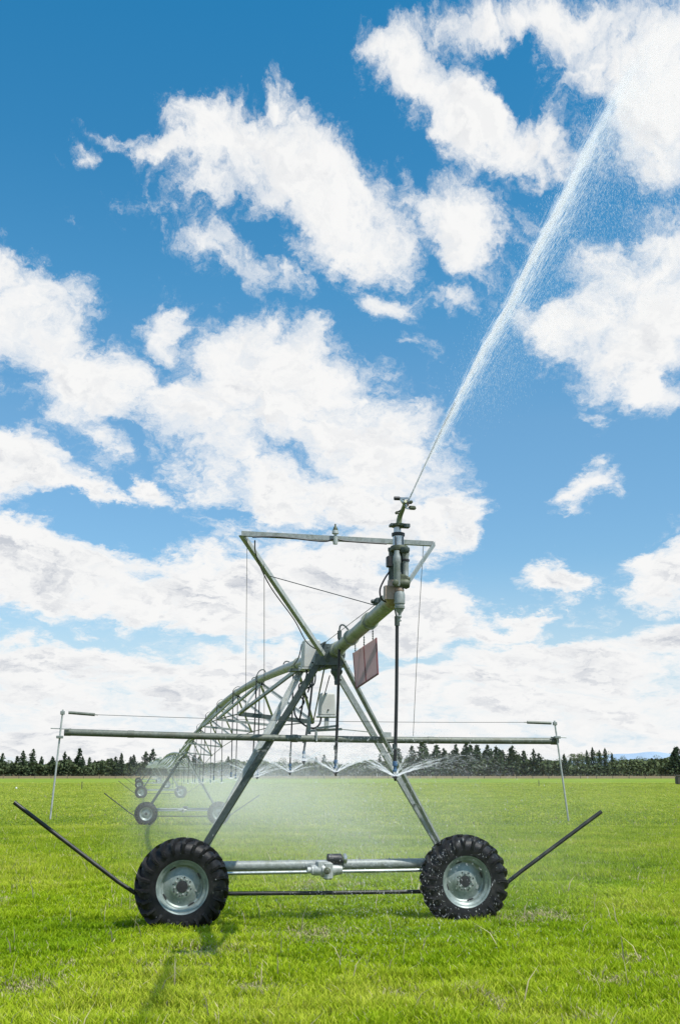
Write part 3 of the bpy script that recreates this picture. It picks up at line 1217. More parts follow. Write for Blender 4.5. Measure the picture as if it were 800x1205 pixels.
# ---- falling drops under the near sprinklers
def make_drops():
    Ps = []
    spec = [((395, 909, -1.2), 2200, .55), ((465, 912, -3.9), 3200, .9), ((357, 896, 2.3), 1500, .9)]
    for (px, py, u), n, sg in spec:
        c = np.array(PU(px, py, u))
        r = np.abs(RNG.normal(size=n)) * sg + .2
        a = RNG.random(n) * 2 * pi
        z = -RNG.random(n) ** 1.0 * 2.3 + .5
        Ps.append(np.stack([c[0] + r * np.cos(a), c[1] + r * np.sin(a), c[2] + z], 1))
    # splash band around the near hoses
    P = np.concatenate(Ps)
    n = len(P)
    P[:, 2] = np.maximum(P[:, 2], .02)
    D = np.tile(np.array([.15, 0., -1.]), (n, 1)) + RNG.normal(size=(n, 3)) * .25
    ln = (.003 + .013 * RNG.random(n) ** 2)[:, None]
    o = streaks('water_drops', P, D * ln, .0017 + .0028 * RNG.random(n) ** 2, .15 + .45 * RNG.random(n), tuple(O))
    tag(o, 'loose white drops falling to the grass below the sprinklers', 'water drops', kind='stuff')


make_drops()


# ---- mist volume
def make_mist():
    m = bpy.data.materials.new('mist')
    m.use_nodes = True
    nt = m.node_tree
    nt.nodes.clear()
    out = node(nt, 'ShaderNodeOutputMaterial')
    vs = node(nt, 'ShaderNodeVolumeScatter')
    vs.inputs['Color'].default_value = (1, 1, 1, 1)
    vs.inputs['Anisotropy'].default_value = -.25
    tc = node(nt, 'ShaderNodeTexCoord')
    sp = node(nt, 'ShaderNodeSeparateXYZ')
    nt.links.new(tc.outputs['Generated'], sp.inputs[0])

    def bell(sock, lo, up0, up1, hi):
        a = node(nt, 'ShaderNodeMapRange', interpolation_type='SMOOTHSTEP')
        a.inputs['From Min'].default_value, a.inputs['From Max'].default_value = lo, up0
        b = node(nt, 'ShaderNodeMapRange', interpolation_type='SMOOTHSTEP')
        b.inputs['From Min'].default_value, b.inputs['From Max'].default_value = hi, up1
        nt.links.new(sock, a.inputs['Value'])
        nt.links.new(sock, b.inputs['Value'])
        mm = node(nt, 'ShaderNodeMath', operation='MULTIPLY')
        nt.links.new(a.outputs[0], mm.inputs[0])
        nt.links.new(b.outputs[0], mm.inputs[1])
        return mm.outputs[0]

    no = node(nt, 'ShaderNodeTexNoise', i_Scale=.55, i_Detail=3.)
    nt.links.new(tc.outputs['Object'], no.inputs['Vector'])
    mr = node(nt, 'ShaderNodeMapRange')
    mr.inputs['From Min'].default_value = .35
    mr.inputs['From Max'].default_value = .7
    mr.inputs['To Min'].default_value = .35
    mr.inputs['To Max'].default_value = 1.5
    nt.links.new(no.outputs['Fac'], mr.inputs['Value'])
    val = mr.outputs[0]
    for s in (bell(sp.outputs['X'], 0, .45, .62, 1), bell(sp.outputs['Y'], .02, .13, .25, 1), bell(sp.outputs['Z'], 0, .55, .62, 1)):
        mm = node(nt, 'ShaderNodeMath', operation='MULTIPLY')
        nt.links.new(val, mm.inputs[0])
        nt.links.new(s, mm.inputs[1])
        val = mm.outputs[0]
    mm = node(nt, 'ShaderNodeMath', operation='MULTIPLY')
    mm.inputs[1].default_value = MIST
    nt.links.new(val, mm.inputs[0])
    nt.links.new(mm.outputs[0], vs.inputs['Density'])
    nt.links.new(vs.outputs[0], out.inputs['Volume'])
    mb = MB()
    x, y = Vector((1, 0, 0)), Vector((0, 1, 0))
    u0, u1, hw, z0, z1 = -7., 105., 5.6, -1.3, 3.0
    c = Vector((0, (u0 + u1) / 2, (z0 + z1) / 2))
    mb.box(c, x, y, ZV, hw, (u1 - u0) / 2, (z1 - z0) / 2)
    o = mb.build('water_mist', m, None, c, smooth=False)
    o.location = W(c.y, 1.7, c.z)
    o.rotation_euler = (0, 0, A)
    tag(o, 'thin white mist hanging over the grass under the sprinklers', 'mist', kind='stuff')


MIST = .023
make_mist()


# ================================================================== GROUND
def vnoise(x, y, s, seed):
    """smooth value noise on arrays"""
    r = np.random.default_rng(seed)
    T = r.random((256, 256))
    xs, ys = x / s, y / s
    xi, yi = np.floor(xs).astype(int), np.floor(ys).astype(int)
    fx, fy = xs - xi, ys - yi
    fx, fy = fx * fx * (3 - 2 * fx), fy * fy * (3 - 2 * fy)
    g = lambda a, b: T[a % 256, b % 256]
    return (g(xi, yi) * (1 - fx) + g(xi + 1, yi) * fx) * (1 - fy) + (g(xi, yi + 1) * (1 - fx) + g(xi + 1, yi + 1) * fx) * fy


def make_ground():
    m, nt, b = new_mat('pasture')
    tc = node(nt, 'ShaderNodeTexCoord')
    mp = node(nt, 'ShaderNodeMapping')
    mp.inputs['Scale'].default_value = (1., .55, 1)
    nt.links.new(tc.outputs['Object'], mp.inputs[0])
    n1 = node(nt, 'ShaderNodeTexNoise', i_Scale=.045, i_Detail=9., i_Roughness=.72)
    n2 = node(nt, 'ShaderNodeTexNoise', i_Scale=1.6, i_Detail=8., i_Roughness=.75)
    n3 = node(nt, 'ShaderNodeTexNoise', i_Scale=14., i_Detail=5., i_Roughness=.8)
    for n in (n1, n2, n3):
        nt.links.new(mp.outputs[0], n.inputs['Vector'])
    r = node(nt, 'ShaderNodeValToRGB')
    cr = r.color_ramp
    cr.elements[0].position, cr.elements[0].color = .30, (.11, .21, .012, 1)
    cr.elements[1].position, cr.elements[1].color = .72, (.34, .38, .07, 1)
    e = cr.elements.new(.5); e.color = (.21, .30, .028, 1)
    a = node(nt, 'ShaderNodeMath', operation='MULTIPLY_ADD')
    a.inputs[1].default_value = .55
    nt.links.new(n1.outputs['Fac'], a.inputs[0])
    bq = node(nt, 'ShaderNodeMath', operation='MULTIPLY')
    bq.inputs[1].default_value = .45
    nt.links.new(n2.outputs['Fac'], bq.inputs[0])
    nt.links.new(bq.outputs[0], a.inputs[2])
    nt.links.new(a.outputs[0], r.inputs['Fac'])
    # speckle of stems
    mr = node(nt, 'ShaderNodeMapRange')
    mr.inputs['From Min'].default_value, mr.inputs['From Max'].default_value = .3, .7
    mr.inputs['To Min'].default_value, mr.inputs['To Max'].default_value = .62, 1.25
    nt.links.new(n3.outputs['Fac'], mr.inputs['Value'])
    mx = node(nt, 'ShaderNodeVectorMath', operation='SCALE')
    nt.links.new(r.outputs['Color'], mx.inputs[0])
    nt.links.new(mr.outputs[0], mx.inputs['Scale'])
    # darker under the near sward, dry rank grass near the shelter belt
    ss = node(nt, 'ShaderNodeSeparateXYZ')
    nt.links.new(tc.outputs['Object'], ss.inputs[0])
    nr = node(nt, 'ShaderNodeMapRange')
    nr.inputs['From Min'].default_value, nr.inputs['From Max'].default_value = 25, 110
    nr.inputs['To Min'].default_value, nr.inputs['To Max'].default_value = .42, 1.
    nt.links.new(ss.outputs['Y'], nr.inputs['Value'])
    m2 = node(nt, 'ShaderNodeVectorMath', operation='SCALE')
    nt.links.new(mx.outputs[0], m2.inputs[0])
    nt.links.new(nr.outputs[0], m2.inputs['Scale'])
    fr = node(nt, 'ShaderNodeMapRange')
    fr.inputs['From Min'].default_value, fr.inputs['From Max'].default_value = 340, 350
    nt.links.new(ss.outputs['Y'], fr.inputs['Value'])
    m3 = node(nt, 'ShaderNodeMix', data_type='RGBA')
    m3.inputs['B'].default_value = (.20, .155, .075, 1)
    nt.links.new(fr.outputs[0], m3.inputs['Factor'])
    nt.links.new(m2.outputs[0], m3.inputs['A'])
    nt.links.new(m3.outputs['Result'], b.inputs['Base Color'])
    b.inputs['Roughness'].default_value = .9
    b.inputs['Specular IOR Level'].default_value = .1
    bp = node(nt, 'ShaderNodeBump', i_Strength=.7, i_Distance=.08)
    nt.links.new(n3.outputs['Fac'], bp.inputs['Height'])
    nt.links.new(bp.outputs[0], b.inputs['Normal'])
    ys = list(np.linspace(-60, 20, 12)) + list(np.linspace(22, 70, 40)) + list(np.linspace(75, 520, 80)) + [700, 1200, 3000, 9000, 16000]
    xs = [-9000, -2000, -600, -200, -60, -20, 0, 20, 60, 200, 600, 2000, 9000]
    V = [(x, y, ground_z(y)) for y in ys for x in xs]
    nx = len(xs)
    Fc = [(j * nx + i, j * nx + i + 1, (j + 1) * nx + i + 1, (j + 1) * nx + i) for j in range(len(ys) - 1) for i in range(nx - 1)]
    me = bpy.data.meshes.new('ground')
    me.from_pydata(V, [], Fc)
    me.materials.append(m)
    me.shade_smooth()
    o = bpy.data.objects.new('ground', me)
    C.objects.link(o)
    o['kind'] = 'structure'


make_ground()


def grass_mat():
    m, nt, b = new_mat('grass_blades')
    at = node(nt, 'ShaderNodeAttribute', attribute_name='tint')
    nt.links.new(at.outputs['Color'], b.inputs['Base Color'])
    b.inputs['Roughness'].default_value = .55
    b.inputs['Specular IOR Level'].default_value = .12
    tl = node(nt, 'ShaderNodeBsdfTranslucent')
    nt.links.new(at.outputs['Color'], tl.inputs['Color'])
    mx = node(nt, 'ShaderNodeMixShader')
    mx.inputs[0].default_value = .38
    out = nt.nodes['Material Output']
    nt.links.new(b.outputs[0], mx.inputs[1])
    nt.links.new(tl.outputs[0], mx.inputs[2])
    nt.links.new(mx.outputs[0], out.inputs[0])
    return m


M['grass'] = grass_mat()


def sward(y0, y1, dens, h0, wid, name, label, segs, spread=1.25):
    half = lambda y: (y * .317 + 1.0) * spread + .6
    area = (half(y0) + half(y1)) * (y1 - y0)
    n = int(area * dens)
    # sample y with probability proportional to width / local density wanted ~ 1/y
    y = y0 + (y1 - y0) * RNG.random(n * 2)
    w = half(y) / half(y1)
    keep = RNG.random(n * 2) < w
    y = y[keep][:n]
    # thin out with distance
    keep = RNG.random(len(y)) < (y0 / y) ** .9
    y = y[keep]
    x = (RNG.random(len(y)) * 2 - 1) * half(y)
    n = len(y)
    big = vnoise(x + 50, y * .6, 2.2, 3) * .5 + vnoise(x + 90, y * .7, .7, 4) * .3 + vnoise(x + 10, y, 7., 8) * .2
    tuft = vnoise(x + 33, y, .33, 5)
    dist = (y / y0)
    dry = vnoise(x + 70, y * .8, 1.15, 6) * .6 + vnoise(x, y, .25, 7) * .4
    h = h0 * (.34 + .72 * tuft ** 1.3 + .4 * (big - .5)) * (.55 + .7 * RNG.random(n))
    straw = RNG.random(n) < np.where(dry > .80, .4, .03)
    for (qx, qy, qr) in ((237, 1130, .42), (32, 1170, .34), (78, 1145, .14), (300, 1172, .25), (365, 1106, .5), (640, 1085, .5), (596, 1090, .2), (690, 1010, .5), (722, 1165, .2), (470, 1180, .12), (180, 945, 1.2)):
        d_ = ray(qx, qy)
        t_ = -CZ / d_.z
        rr = ((x - d_.x * t_) ** 2 + ((y - d_.y * t_) * .8) ** 2) / qr ** 2
        straw |= RNG.random(n) < np.exp(-rr * 1.3) * .7
        dry = np.where(rr < 1, np.maximum(dry, .77), dry)
        h = h * (1 - .35 * np.exp(-rr * 1.3))
    tall = (RNG.random(n) < .0006)
    h = np.where(straw & (dry > .74), h * .9, h)
    h = np.where(tall, h0 * RNG.uniform(1.8, 3.0, n), h)
    a = RNG.random(n) * 2 * pi
    lean = h * RNG.uniform(.1, 1.1, n)
    fa = RNG.random(n) * 2 * pi
    lx, ly = np.cos(fa) * lean, np.sin(fa) * lean
    wd = wid * (.6 + .8 * RNG.random(n)) * dist ** .5
    wx, wy = np.cos(a) * wd / 2, np.sin(a) * wd / 2
    z = np.interp(y, GY, GZ)
    # colours
    t = np.clip((big - .5) * 1.7 + .48 + RNG.normal(0, .22, n), 0, 1)[:, None]
    c0, c1, c2 = np.array([.25, .40, .008]), np.array([.43, .56, .014]), np.array([.57, .61, .07])
    col = np.where(t < .5, c0 + (c1 - c0) * t * 2, c1 + (c2 - c1) * (t * 2 - 1))
    sc = np.array([.70, .60, .36]) * RNG.uniform(.7, 1.15, n)[:, None]
    far = np.clip((y - 20) / 90, 0, 1)[:, None]
    col = col * (1 - far * .6) + np.array([.60, .62, .13]) * (.70 + .6 * big[:, None]) * far * .6
    col = np.where((straw | tall)[:, None], sc, col)
    if segs == 2:
        v = np.empty((n, 5, 3))
        for k, (f, s, zz) in enumerate(((0, -1, 0), (0, 1, 0), (.35, .75, .58), (.35, -.75, .58))):
            v[:, k, 0] = x + lx * f + wx * s
            v[:, k, 1] = y + ly * f + wy * s
            v[:, k, 2] = z + h * zz
        v[:, 4, 0] = x + lx
        v[:, 4, 1] = y + ly
        v[:, 4, 2] = z + h * .93
        idx = np.arange(n)[:, None] * 5
        loops = (idx + np.array([0, 1, 2, 3, 3, 2, 4])[None]).ravel()
        sizes = np.tile([4, 3], n)
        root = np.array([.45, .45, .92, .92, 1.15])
    else:
        v = np.empty((n, 3, 3))
        v[:, 0] = np.stack([x - wx, y - wy, z], 1)
        v[:, 1] = np.stack([x + wx, y + wy, z], 1)
        v[:, 2] = np.stack([x + lx, y + ly, z + h], 1)
        loops = np.arange(n * 3)
        sizes = np.full(n, 3)
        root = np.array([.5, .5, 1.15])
    nv = len(root)
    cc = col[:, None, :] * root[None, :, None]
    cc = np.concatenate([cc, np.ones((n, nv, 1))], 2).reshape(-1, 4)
    v[:, :, 1] -= y0
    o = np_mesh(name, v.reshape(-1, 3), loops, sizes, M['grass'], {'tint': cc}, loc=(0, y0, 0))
    tag(o, label, 'grass', kind='stuff')


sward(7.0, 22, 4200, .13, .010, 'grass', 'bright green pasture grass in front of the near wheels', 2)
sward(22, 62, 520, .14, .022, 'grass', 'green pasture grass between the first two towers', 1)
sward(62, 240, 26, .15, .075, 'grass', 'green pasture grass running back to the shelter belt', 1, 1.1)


# ================================================================== TREES
def leaf_mat(name, c0, c1):
    m, nt, b = new_mat(name)
    at = node(nt, 'ShaderNodeAttribute', attribute_name='shade')
    oi = node(nt, 'ShaderNodeObjectInfo')
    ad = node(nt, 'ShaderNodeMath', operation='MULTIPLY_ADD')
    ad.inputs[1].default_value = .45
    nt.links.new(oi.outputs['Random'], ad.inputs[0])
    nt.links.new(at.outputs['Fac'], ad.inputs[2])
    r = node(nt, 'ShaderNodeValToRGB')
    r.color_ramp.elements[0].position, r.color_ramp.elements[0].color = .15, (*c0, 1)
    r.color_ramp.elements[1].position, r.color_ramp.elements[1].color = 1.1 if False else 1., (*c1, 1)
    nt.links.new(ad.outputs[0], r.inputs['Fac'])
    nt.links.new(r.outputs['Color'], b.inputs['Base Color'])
    b.inputs['Roughness'].default_value = .8
    b.inputs['Specular IOR Level'].default_value = .15
    return m


M['pine'] = leaf_mat('pine_needles', (.022, .044, .024), (.085, .125, .060))
M['poplar'] = leaf_mat('poplar_leaves', (.020, .042, .016), (.062, .100, .038))
M['willow'] = leaf_mat('willow_leaves', (.050, .078, .026), (.150, .185, .068))
M['bark'] = simple_mat('bark', (.05, .04, .035), (.10, .085, .07), .9, 0, 3, .3)


def tree_meshes(kind, seed):
    """unit-height tree: trunk mesh, crown mesh"""
    r = np.random.default_rng(seed)
    mb = MB()
    n = 9
    pts = [Vector((.01 * r.normal(), .01 * r.normal(), i / (n - 1) * .93)) for i in range(n)]
    pts[0] = Vector((0, 0, 0))
    mb.tube(pts, .022, 7, .004)
    cen = []
    if kind == 'pine':
        H = 0
        for i in range(34):
            z = .12 + .84 * i / 34
            R = (.29 * (1 - z) ** .8 + .013) * r.uniform(.7, 1.2)
            nb = 5
            for k in range(nb):
                a = r.random() * 2 * pi
                rr = R * r.uniform(.6, 1.15)
                tip = np.array([cos(a) * rr, sin(a) * rr, z + rr * r.uniform(-.25, .25)])
                if i % 3 == 0 and k < 3:
                    mb.tube([Vector((0, 0, z)), Vector(tip)], .005, 4, .001)
                for q in range(7):
                    f = r.uniform(.2, 1.05)
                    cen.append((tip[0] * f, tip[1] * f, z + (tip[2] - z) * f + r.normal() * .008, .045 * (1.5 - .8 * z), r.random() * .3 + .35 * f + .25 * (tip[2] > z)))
        for q in range(14):
            cen.append((r.normal() * .006, r.normal() * .006, .9 + .1 * q / 14, .016, .6))
    elif kind == 'poplar':
        for i in range(900):
            z = .06 + .94 * r.random()
            R = .085 * (max(sin(pi * min(z * .93 + .08, 1)), 0) ** .55) * (1 + .25 * sin(z * 23 + seed))
            a = r.random() * 2 * pi
            rr = R * r.random() ** .4
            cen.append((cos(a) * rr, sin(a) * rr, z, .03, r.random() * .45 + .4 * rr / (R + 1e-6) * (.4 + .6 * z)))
        for k in range(8):
            a = r.random() * 2 * pi
            z = r.uniform(.1, .6)
            mb.tube([Vector((0, 0, z)), Vector((cos(a) * .06, sin(a) * .06, z + .2))], .006, 4, .001)
    else:
        lobes = []
        nl = 16
        for k in range(nl):
            a = r.random() * 2 * pi
            z = r.uniform(.28, .88)
            rr = .40 * sqrt(max(0, 1 - ((z - .45) / .52) ** 2)) * r.uniform(.3, .95)
            c = (cos(a) * rr, sin(a) * rr, z)
            lobes.append((c, r.uniform(.10, .19)))
            mb.tube([Vector((0, 0, z * .45)), Vector(c)], .008, 4, .002)
        for c, R in lobes:
            for q in range(75):
                d = r.normal(size=3)
                d /= np.linalg.norm(d)
                s = R * r.random() ** .35
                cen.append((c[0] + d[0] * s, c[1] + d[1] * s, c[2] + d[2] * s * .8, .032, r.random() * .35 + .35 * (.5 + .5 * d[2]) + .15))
        for q in range(260):
            a = r.random() * 2 * pi
            rr = .34 * r.random() ** .5
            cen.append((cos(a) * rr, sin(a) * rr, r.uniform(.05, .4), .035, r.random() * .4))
    cen = np.array(cen)
    n = len(cen)
    d1 = r.normal(size=(n, 3)); d1 /= np.linalg.norm(d1, axis=1, keepdims=True)
    d2 = np.cross(d1, r.normal(size=(n, 3))); d2 /= np.linalg.norm(d2, axis=1, keepdims=True)
    s = cen[:, 3:4] * r.uniform(.6, 1.2, (n, 1))
    c = cen[:, :3]
    v = np.stack([c - d1 * s * .6, c + d2 * s * .45, c + d1 * s * .7, c - d2 * s * .5], 1).reshape(-1, 3)
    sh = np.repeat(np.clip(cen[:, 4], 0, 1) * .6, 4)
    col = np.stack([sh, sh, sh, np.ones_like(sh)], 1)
    me = bpy.data.meshes.new('crown')
    me.vertices.add(n * 4)
    me.vertices.foreach_set('co', v.astype(np.float32).ravel())
    me.loops.add(n * 4)
    me.loops.foreach_set('vertex_index', np.arange(n * 4, dtype=np.int32))
    me.polygons.add(n)
    me.polygons.foreach_set('loop_start', np.arange(0, n * 4, 4, dtype=np.int32))
    me.update(calc_edges=True)
    at = me.color_attributes.new('shade', 'FLOAT_COLOR', 'POINT')
    at.data.foreach_set('color', col.astype(np.float32).ravel())
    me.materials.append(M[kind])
    tm = bpy.data.meshes.new('trunk')
    tm.from_pydata([tuple(p) for p in mb.v], [], mb.f)
    tm.materials.append(M['bark'])
    tm.shade_smooth()
    return tm, me


TREES = {k: [tree_meshes(k, s) for s in seeds] for k, seeds in (('pine', (1, 2, 3, 4, 5)), ('poplar', (6, 7, 8)), ('willow', (9, 10, 11, 12)))}
T_INFO = {'pine': ('pine_tree', 'dark pointed pine in the shelter belt beyond the pasture', 'tree', 'pines in the shelter belt'),
          'poplar': ('poplar_tree', 'narrow upright poplar standing above the other far trees', 'tree', 'poplars in the far tree line'),
          'willow': ('willow_tree', 'rounded lighter green tree in the far tree line', 'tree', 'rounded trees in the far tree line')}


def tree(kind, x, y, h, wide=1.):
    tm, cm = random.choice(TREES[kind])
    name, label, cat, group = T_INFO[kind]
    root = empty(name, (x, y, ground_z(y)))
    root.rotation_euler = (random.uniform(-.03, .03), random.uniform(-.03, .03), random.random() * 6.28)
    root.scale = (h * wide, h * wide, h)
    tag(root, label, cat, group)
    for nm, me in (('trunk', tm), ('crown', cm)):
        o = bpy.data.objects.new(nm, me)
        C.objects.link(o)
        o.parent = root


# silhouette of the tree line: column in the photograph, row of the tops
TX = [-260, -60, 0, 30, 55, 66, 90, 105, 125, 160, 185, 200, 235, 300, 360, 400, 440, 480, 500, 530, 560, 600, 640, 675, 683, 715, 722, 760, 788, 795, 900, 1100]
TY = [888, 889, 890, 888, 894, 891, 890, 894, 895, 893, 891, 893, 893, 894, 891, 895, 892, 884, 880, 883, 880, 884, 889, 891, 880, 882, 890, 889, 888, 882, 886, 888]


def top_row(px):
    return float(np.interp(px, TX, TY))


def spot(px, y):
    """x of the far tree that stands y metres out"""
    return (px - 400) / F * (y * cos(TH))


def height_for(px, y, row):
    d = ray(px, row)
    t = y / d.y
    return CZ + d.z * t - ground_z(y)


px = -250.
while px < 1050:
    if px < 215: kind = 'pine' if random.random() < .8 else 'willow'
    elif px < 455: kind = 'willow' if random.random() < .65 else 'pine'
    elif px < 635: kind = 'pine' if random.random() < .85 else 'willow'
    elif px < 682: kind = 'pine' if random.random() < .35 else 'willow'
    elif px < 722: kind = 'poplar'
    elif px < 788: kind = 'willow'
    else: kind = 'pine'
    y = random.uniform(468, 488)
    jit = {'pine': random.uniform(-7, 6), 'poplar': random.uniform(-5, 3), 'willow': random.uniform(-1, 4)}[kind]
    row = top_row(px) + jit
    h = max(3.5, height_for(px, y, row))
    tree(kind, spot(px, y), y, h, {'pine': random.uniform(.95, 1.5), 'poplar': 1.1, 'willow': random.uniform(.85, 1.2)}[kind])
    px += {'pine': random.uniform(5.5, 10), 'poplar': random.uniform(4.5, 8), 'willow': random.uniform(9, 15)}[kind]
# the pines that stand clear of the rest
for px, row in ((2, 885), (26, 882), (38, 880), (49, 889), (61, 889), (76, 883), (93, 879), (120, 893), (143, 885), (157, 887), (171, 883), (179, 880), (-20, 884), (-45, 880), (-80, 883), (-130, 881), (268, 889), (372, 890), (447, 886),
                (484, 876), (497, 871), (512, 875), (523, 879), (537, 874), (549, 872), (563, 878), (574, 875), (588, 880), (603, 876), (617, 882), (628, 880), (664, 886), (795, 878), (815, 880), (850, 876), (900, 882)):
    y = random.uniform(463, 470)
    tree('pine', spot(px, y), y, height_for(px, y, row), random.uniform(.95, 1.3))
# second row fills the belt
px = -240.
while px < 1040:
    y = random.uniform(496, 520)
    kind = 'willow' if (200 < px < 460 or 640 < px < 780 or random.random() < .35) else 'pine'
    h = max(3., height_for(px, y, top_row(px) + random.uniform(1, 8)))
    tree(kind, spot(px, y), y, h, random.uniform(1.0, 1.4))
    px += random.uniform(6, 10)


# hedge of undergrowth in front of and below the belt: nobody could count it
def hedge():
    n = 46000
    px = RNG.uniform(-260, 1060, n)
    y = RNG.uniform(462, 495, n)
    x = (px - 400) / F * y * cos(TH)
    hmax = 3.0 + 3.2 * vnoise(px + 500, px * 0, 26, 21) + 1.5 * vnoise(px + 500, px * 0, 7, 22)
    hmax = np.where((px > 715) & (px < 790), hmax + 1.5, hmax)
    z = np.interp(y, GY, GZ) + RNG.random(n) ** .8 * hmax
    d1 = RNG.normal(size=(n, 3)); d1 /= np.linalg.norm(d1, axis=1, keepdims=True)
    d2 = np.cross(d1, RNG.normal(size=(n, 3))); d2 /= np.linalg.norm(d2, axis=1, keepdims=True)
    c = np.stack([x, y, z], 1)
    s = RNG.uniform(.35, .7, (n, 1))
    v = np.stack([c - d1 * s, c + d2 * s, c + d1 * s, c - d2 * s], 1).reshape(-1, 3)
    v[:, 1] -= 470
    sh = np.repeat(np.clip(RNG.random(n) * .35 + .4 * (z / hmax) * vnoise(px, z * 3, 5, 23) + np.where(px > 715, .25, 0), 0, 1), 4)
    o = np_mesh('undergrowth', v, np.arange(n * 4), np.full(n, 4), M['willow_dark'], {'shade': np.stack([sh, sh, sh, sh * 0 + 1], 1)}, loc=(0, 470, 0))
    tag(o, 'low scrub filling the foot of the far tree line', 'undergrowth', kind='stuff')


M['willow_dark'] = leaf_mat('scrub_leaves', (.030, .048, .026), (.105, .135, .058))
hedge()

# distant blue ridge
def ridge():
    m, nt, b = new_mat('far_hills')
    b.inputs['Base Color'].default_value = (.20, .30, .44, 1)
    no = node(nt, 'ShaderNodeTexNoise', i_Scale=.002, i_Detail=6.)
    tc = node(nt, 'ShaderNodeTexCoord')
    nt.links.new(tc.outputs['Object'], no.inputs['Vector'])
    r = node(nt, 'ShaderNodeValToRGB')
    r.color_ramp.elements[0].color = (.24, .34, .46, 1)
    r.color_ramp.elements[1].color = (.34, .43, .54, 1)
    nt.links.new(no.outputs['Fac'], r.inputs[0])
    nt.links.new(r.outputs[0], b.inputs['Base Color'])
    b.inputs['Roughness'].default_value = 1
    n = 160
    V, Fc = [], []
    x = np.linspace(-4500, 6500, n)
    h = 18 + 120 * np.exp(-((x - 2650) / 700) ** 2) + 30 * vnoise(x + 9000, x * 0, 700, 31) + 22 * vnoise(x + 9000, x * 0, 180, 32)
    for i in range(n):
        V += [(x[i], 9000, -5), (x[i], 9500, h[i]), (x[i], 10500, -5)]
    for i in range(n - 1):
        a = i * 3
        Fc += [(a, a + 3, a + 4, a + 1), (a + 1, a + 4, a + 5, a + 2)]
    me = bpy.data.meshes.new('hills')
    me.from_pydata(V, [], Fc)
    me.materials.append(m)
    o = bpy.data.objects.new('hills', me)
    C.objects.link(o)
    o['kind'] = 'structure'


ridge()

# ---- far fence, lone posts, white marker
f = empty('wire_fence', (0, 345, ground_z(345)))
tag(f, 'low post and wire fence along the far side of the pasture', 'fence')
for i, x in enumerate(np.arange(-150, 152, 5.)):
    mb = MB()
    yy = 345 + .3 * sin(i)
    g = ground_z(yy)
    mb.tube([Vector((x, yy, g - .1)), Vector((x, yy, g + 1.25 + .1 * sin(i * 2.1)))], .09, 6)
    mb.build('post', M['wood'], f)
for z in (.4, .75, 1.1):
    mb = MB()
    mb.tube([Vector((-150, 345, ground_z(345) + z)), Vector((0, 345, ground_z(345) + z)), Vector((150, 345, ground_z(345) + z))], .012, 4)
    mb.build('fence_wire', M['cable'], f)
for px_, y0_, lab in ((97.8, 165., 'short dark post standing alone in the pasture left of the wheels'), (633, 185., 'short dark post standing alone in the pasture right of the sprays')):
    mb = MB()
    x = spot(px_, y0_)
    g = ground_z(y0_)
    mb.lathe(Vector((x, y0_, g - .1)), ZV, [(0, .06), (1.2, .055), (1.22, .03)], 8)
    o = mb.build('field_post', M['wood'], None, Vector((x, y0_, g)))
    tag(o, lab, 'post')
x, yy = spot(799.5, 215.), 215.
mb = MB()
g = ground_z(yy)
mb.box(Vector((x, yy, g + .75)), Vector((1, 0, 0)), Vector((0, 1, 0)), ZV, .9, .8, .75, .15)
mb.box(Vector((x, yy, g + 1.62)), Vector((1, 0, 0)), Vector((0, 1, 0)), ZV, 1.0, .9, .10, .04)
o = mb.build('storage_bin', M['wood'], None, Vector((x, yy, g)))
tag(o, 'dark squat bin with a lid standing far out by the edge of the pasture', 'bin')
x, yy = spot(21, 168.), 168.
g = ground_z(yy)
mb = MB()
mb.lathe(Vector((x, yy, g)), ZV, [(0, .14), (.10, .16), (.22, .14), (.28, .05)], 10)
o = mb.build('marker_cap', M['white_paint'], None, Vector((x, yy, g)))
tag(o, 'small white cap lying in the pasture near the left edge', 'marker')

# ================================================================== SKY AND LIGHT
SUN_AZ, SUN_EL = radians(127), radians(56)     # azimuth clockwise from +Y


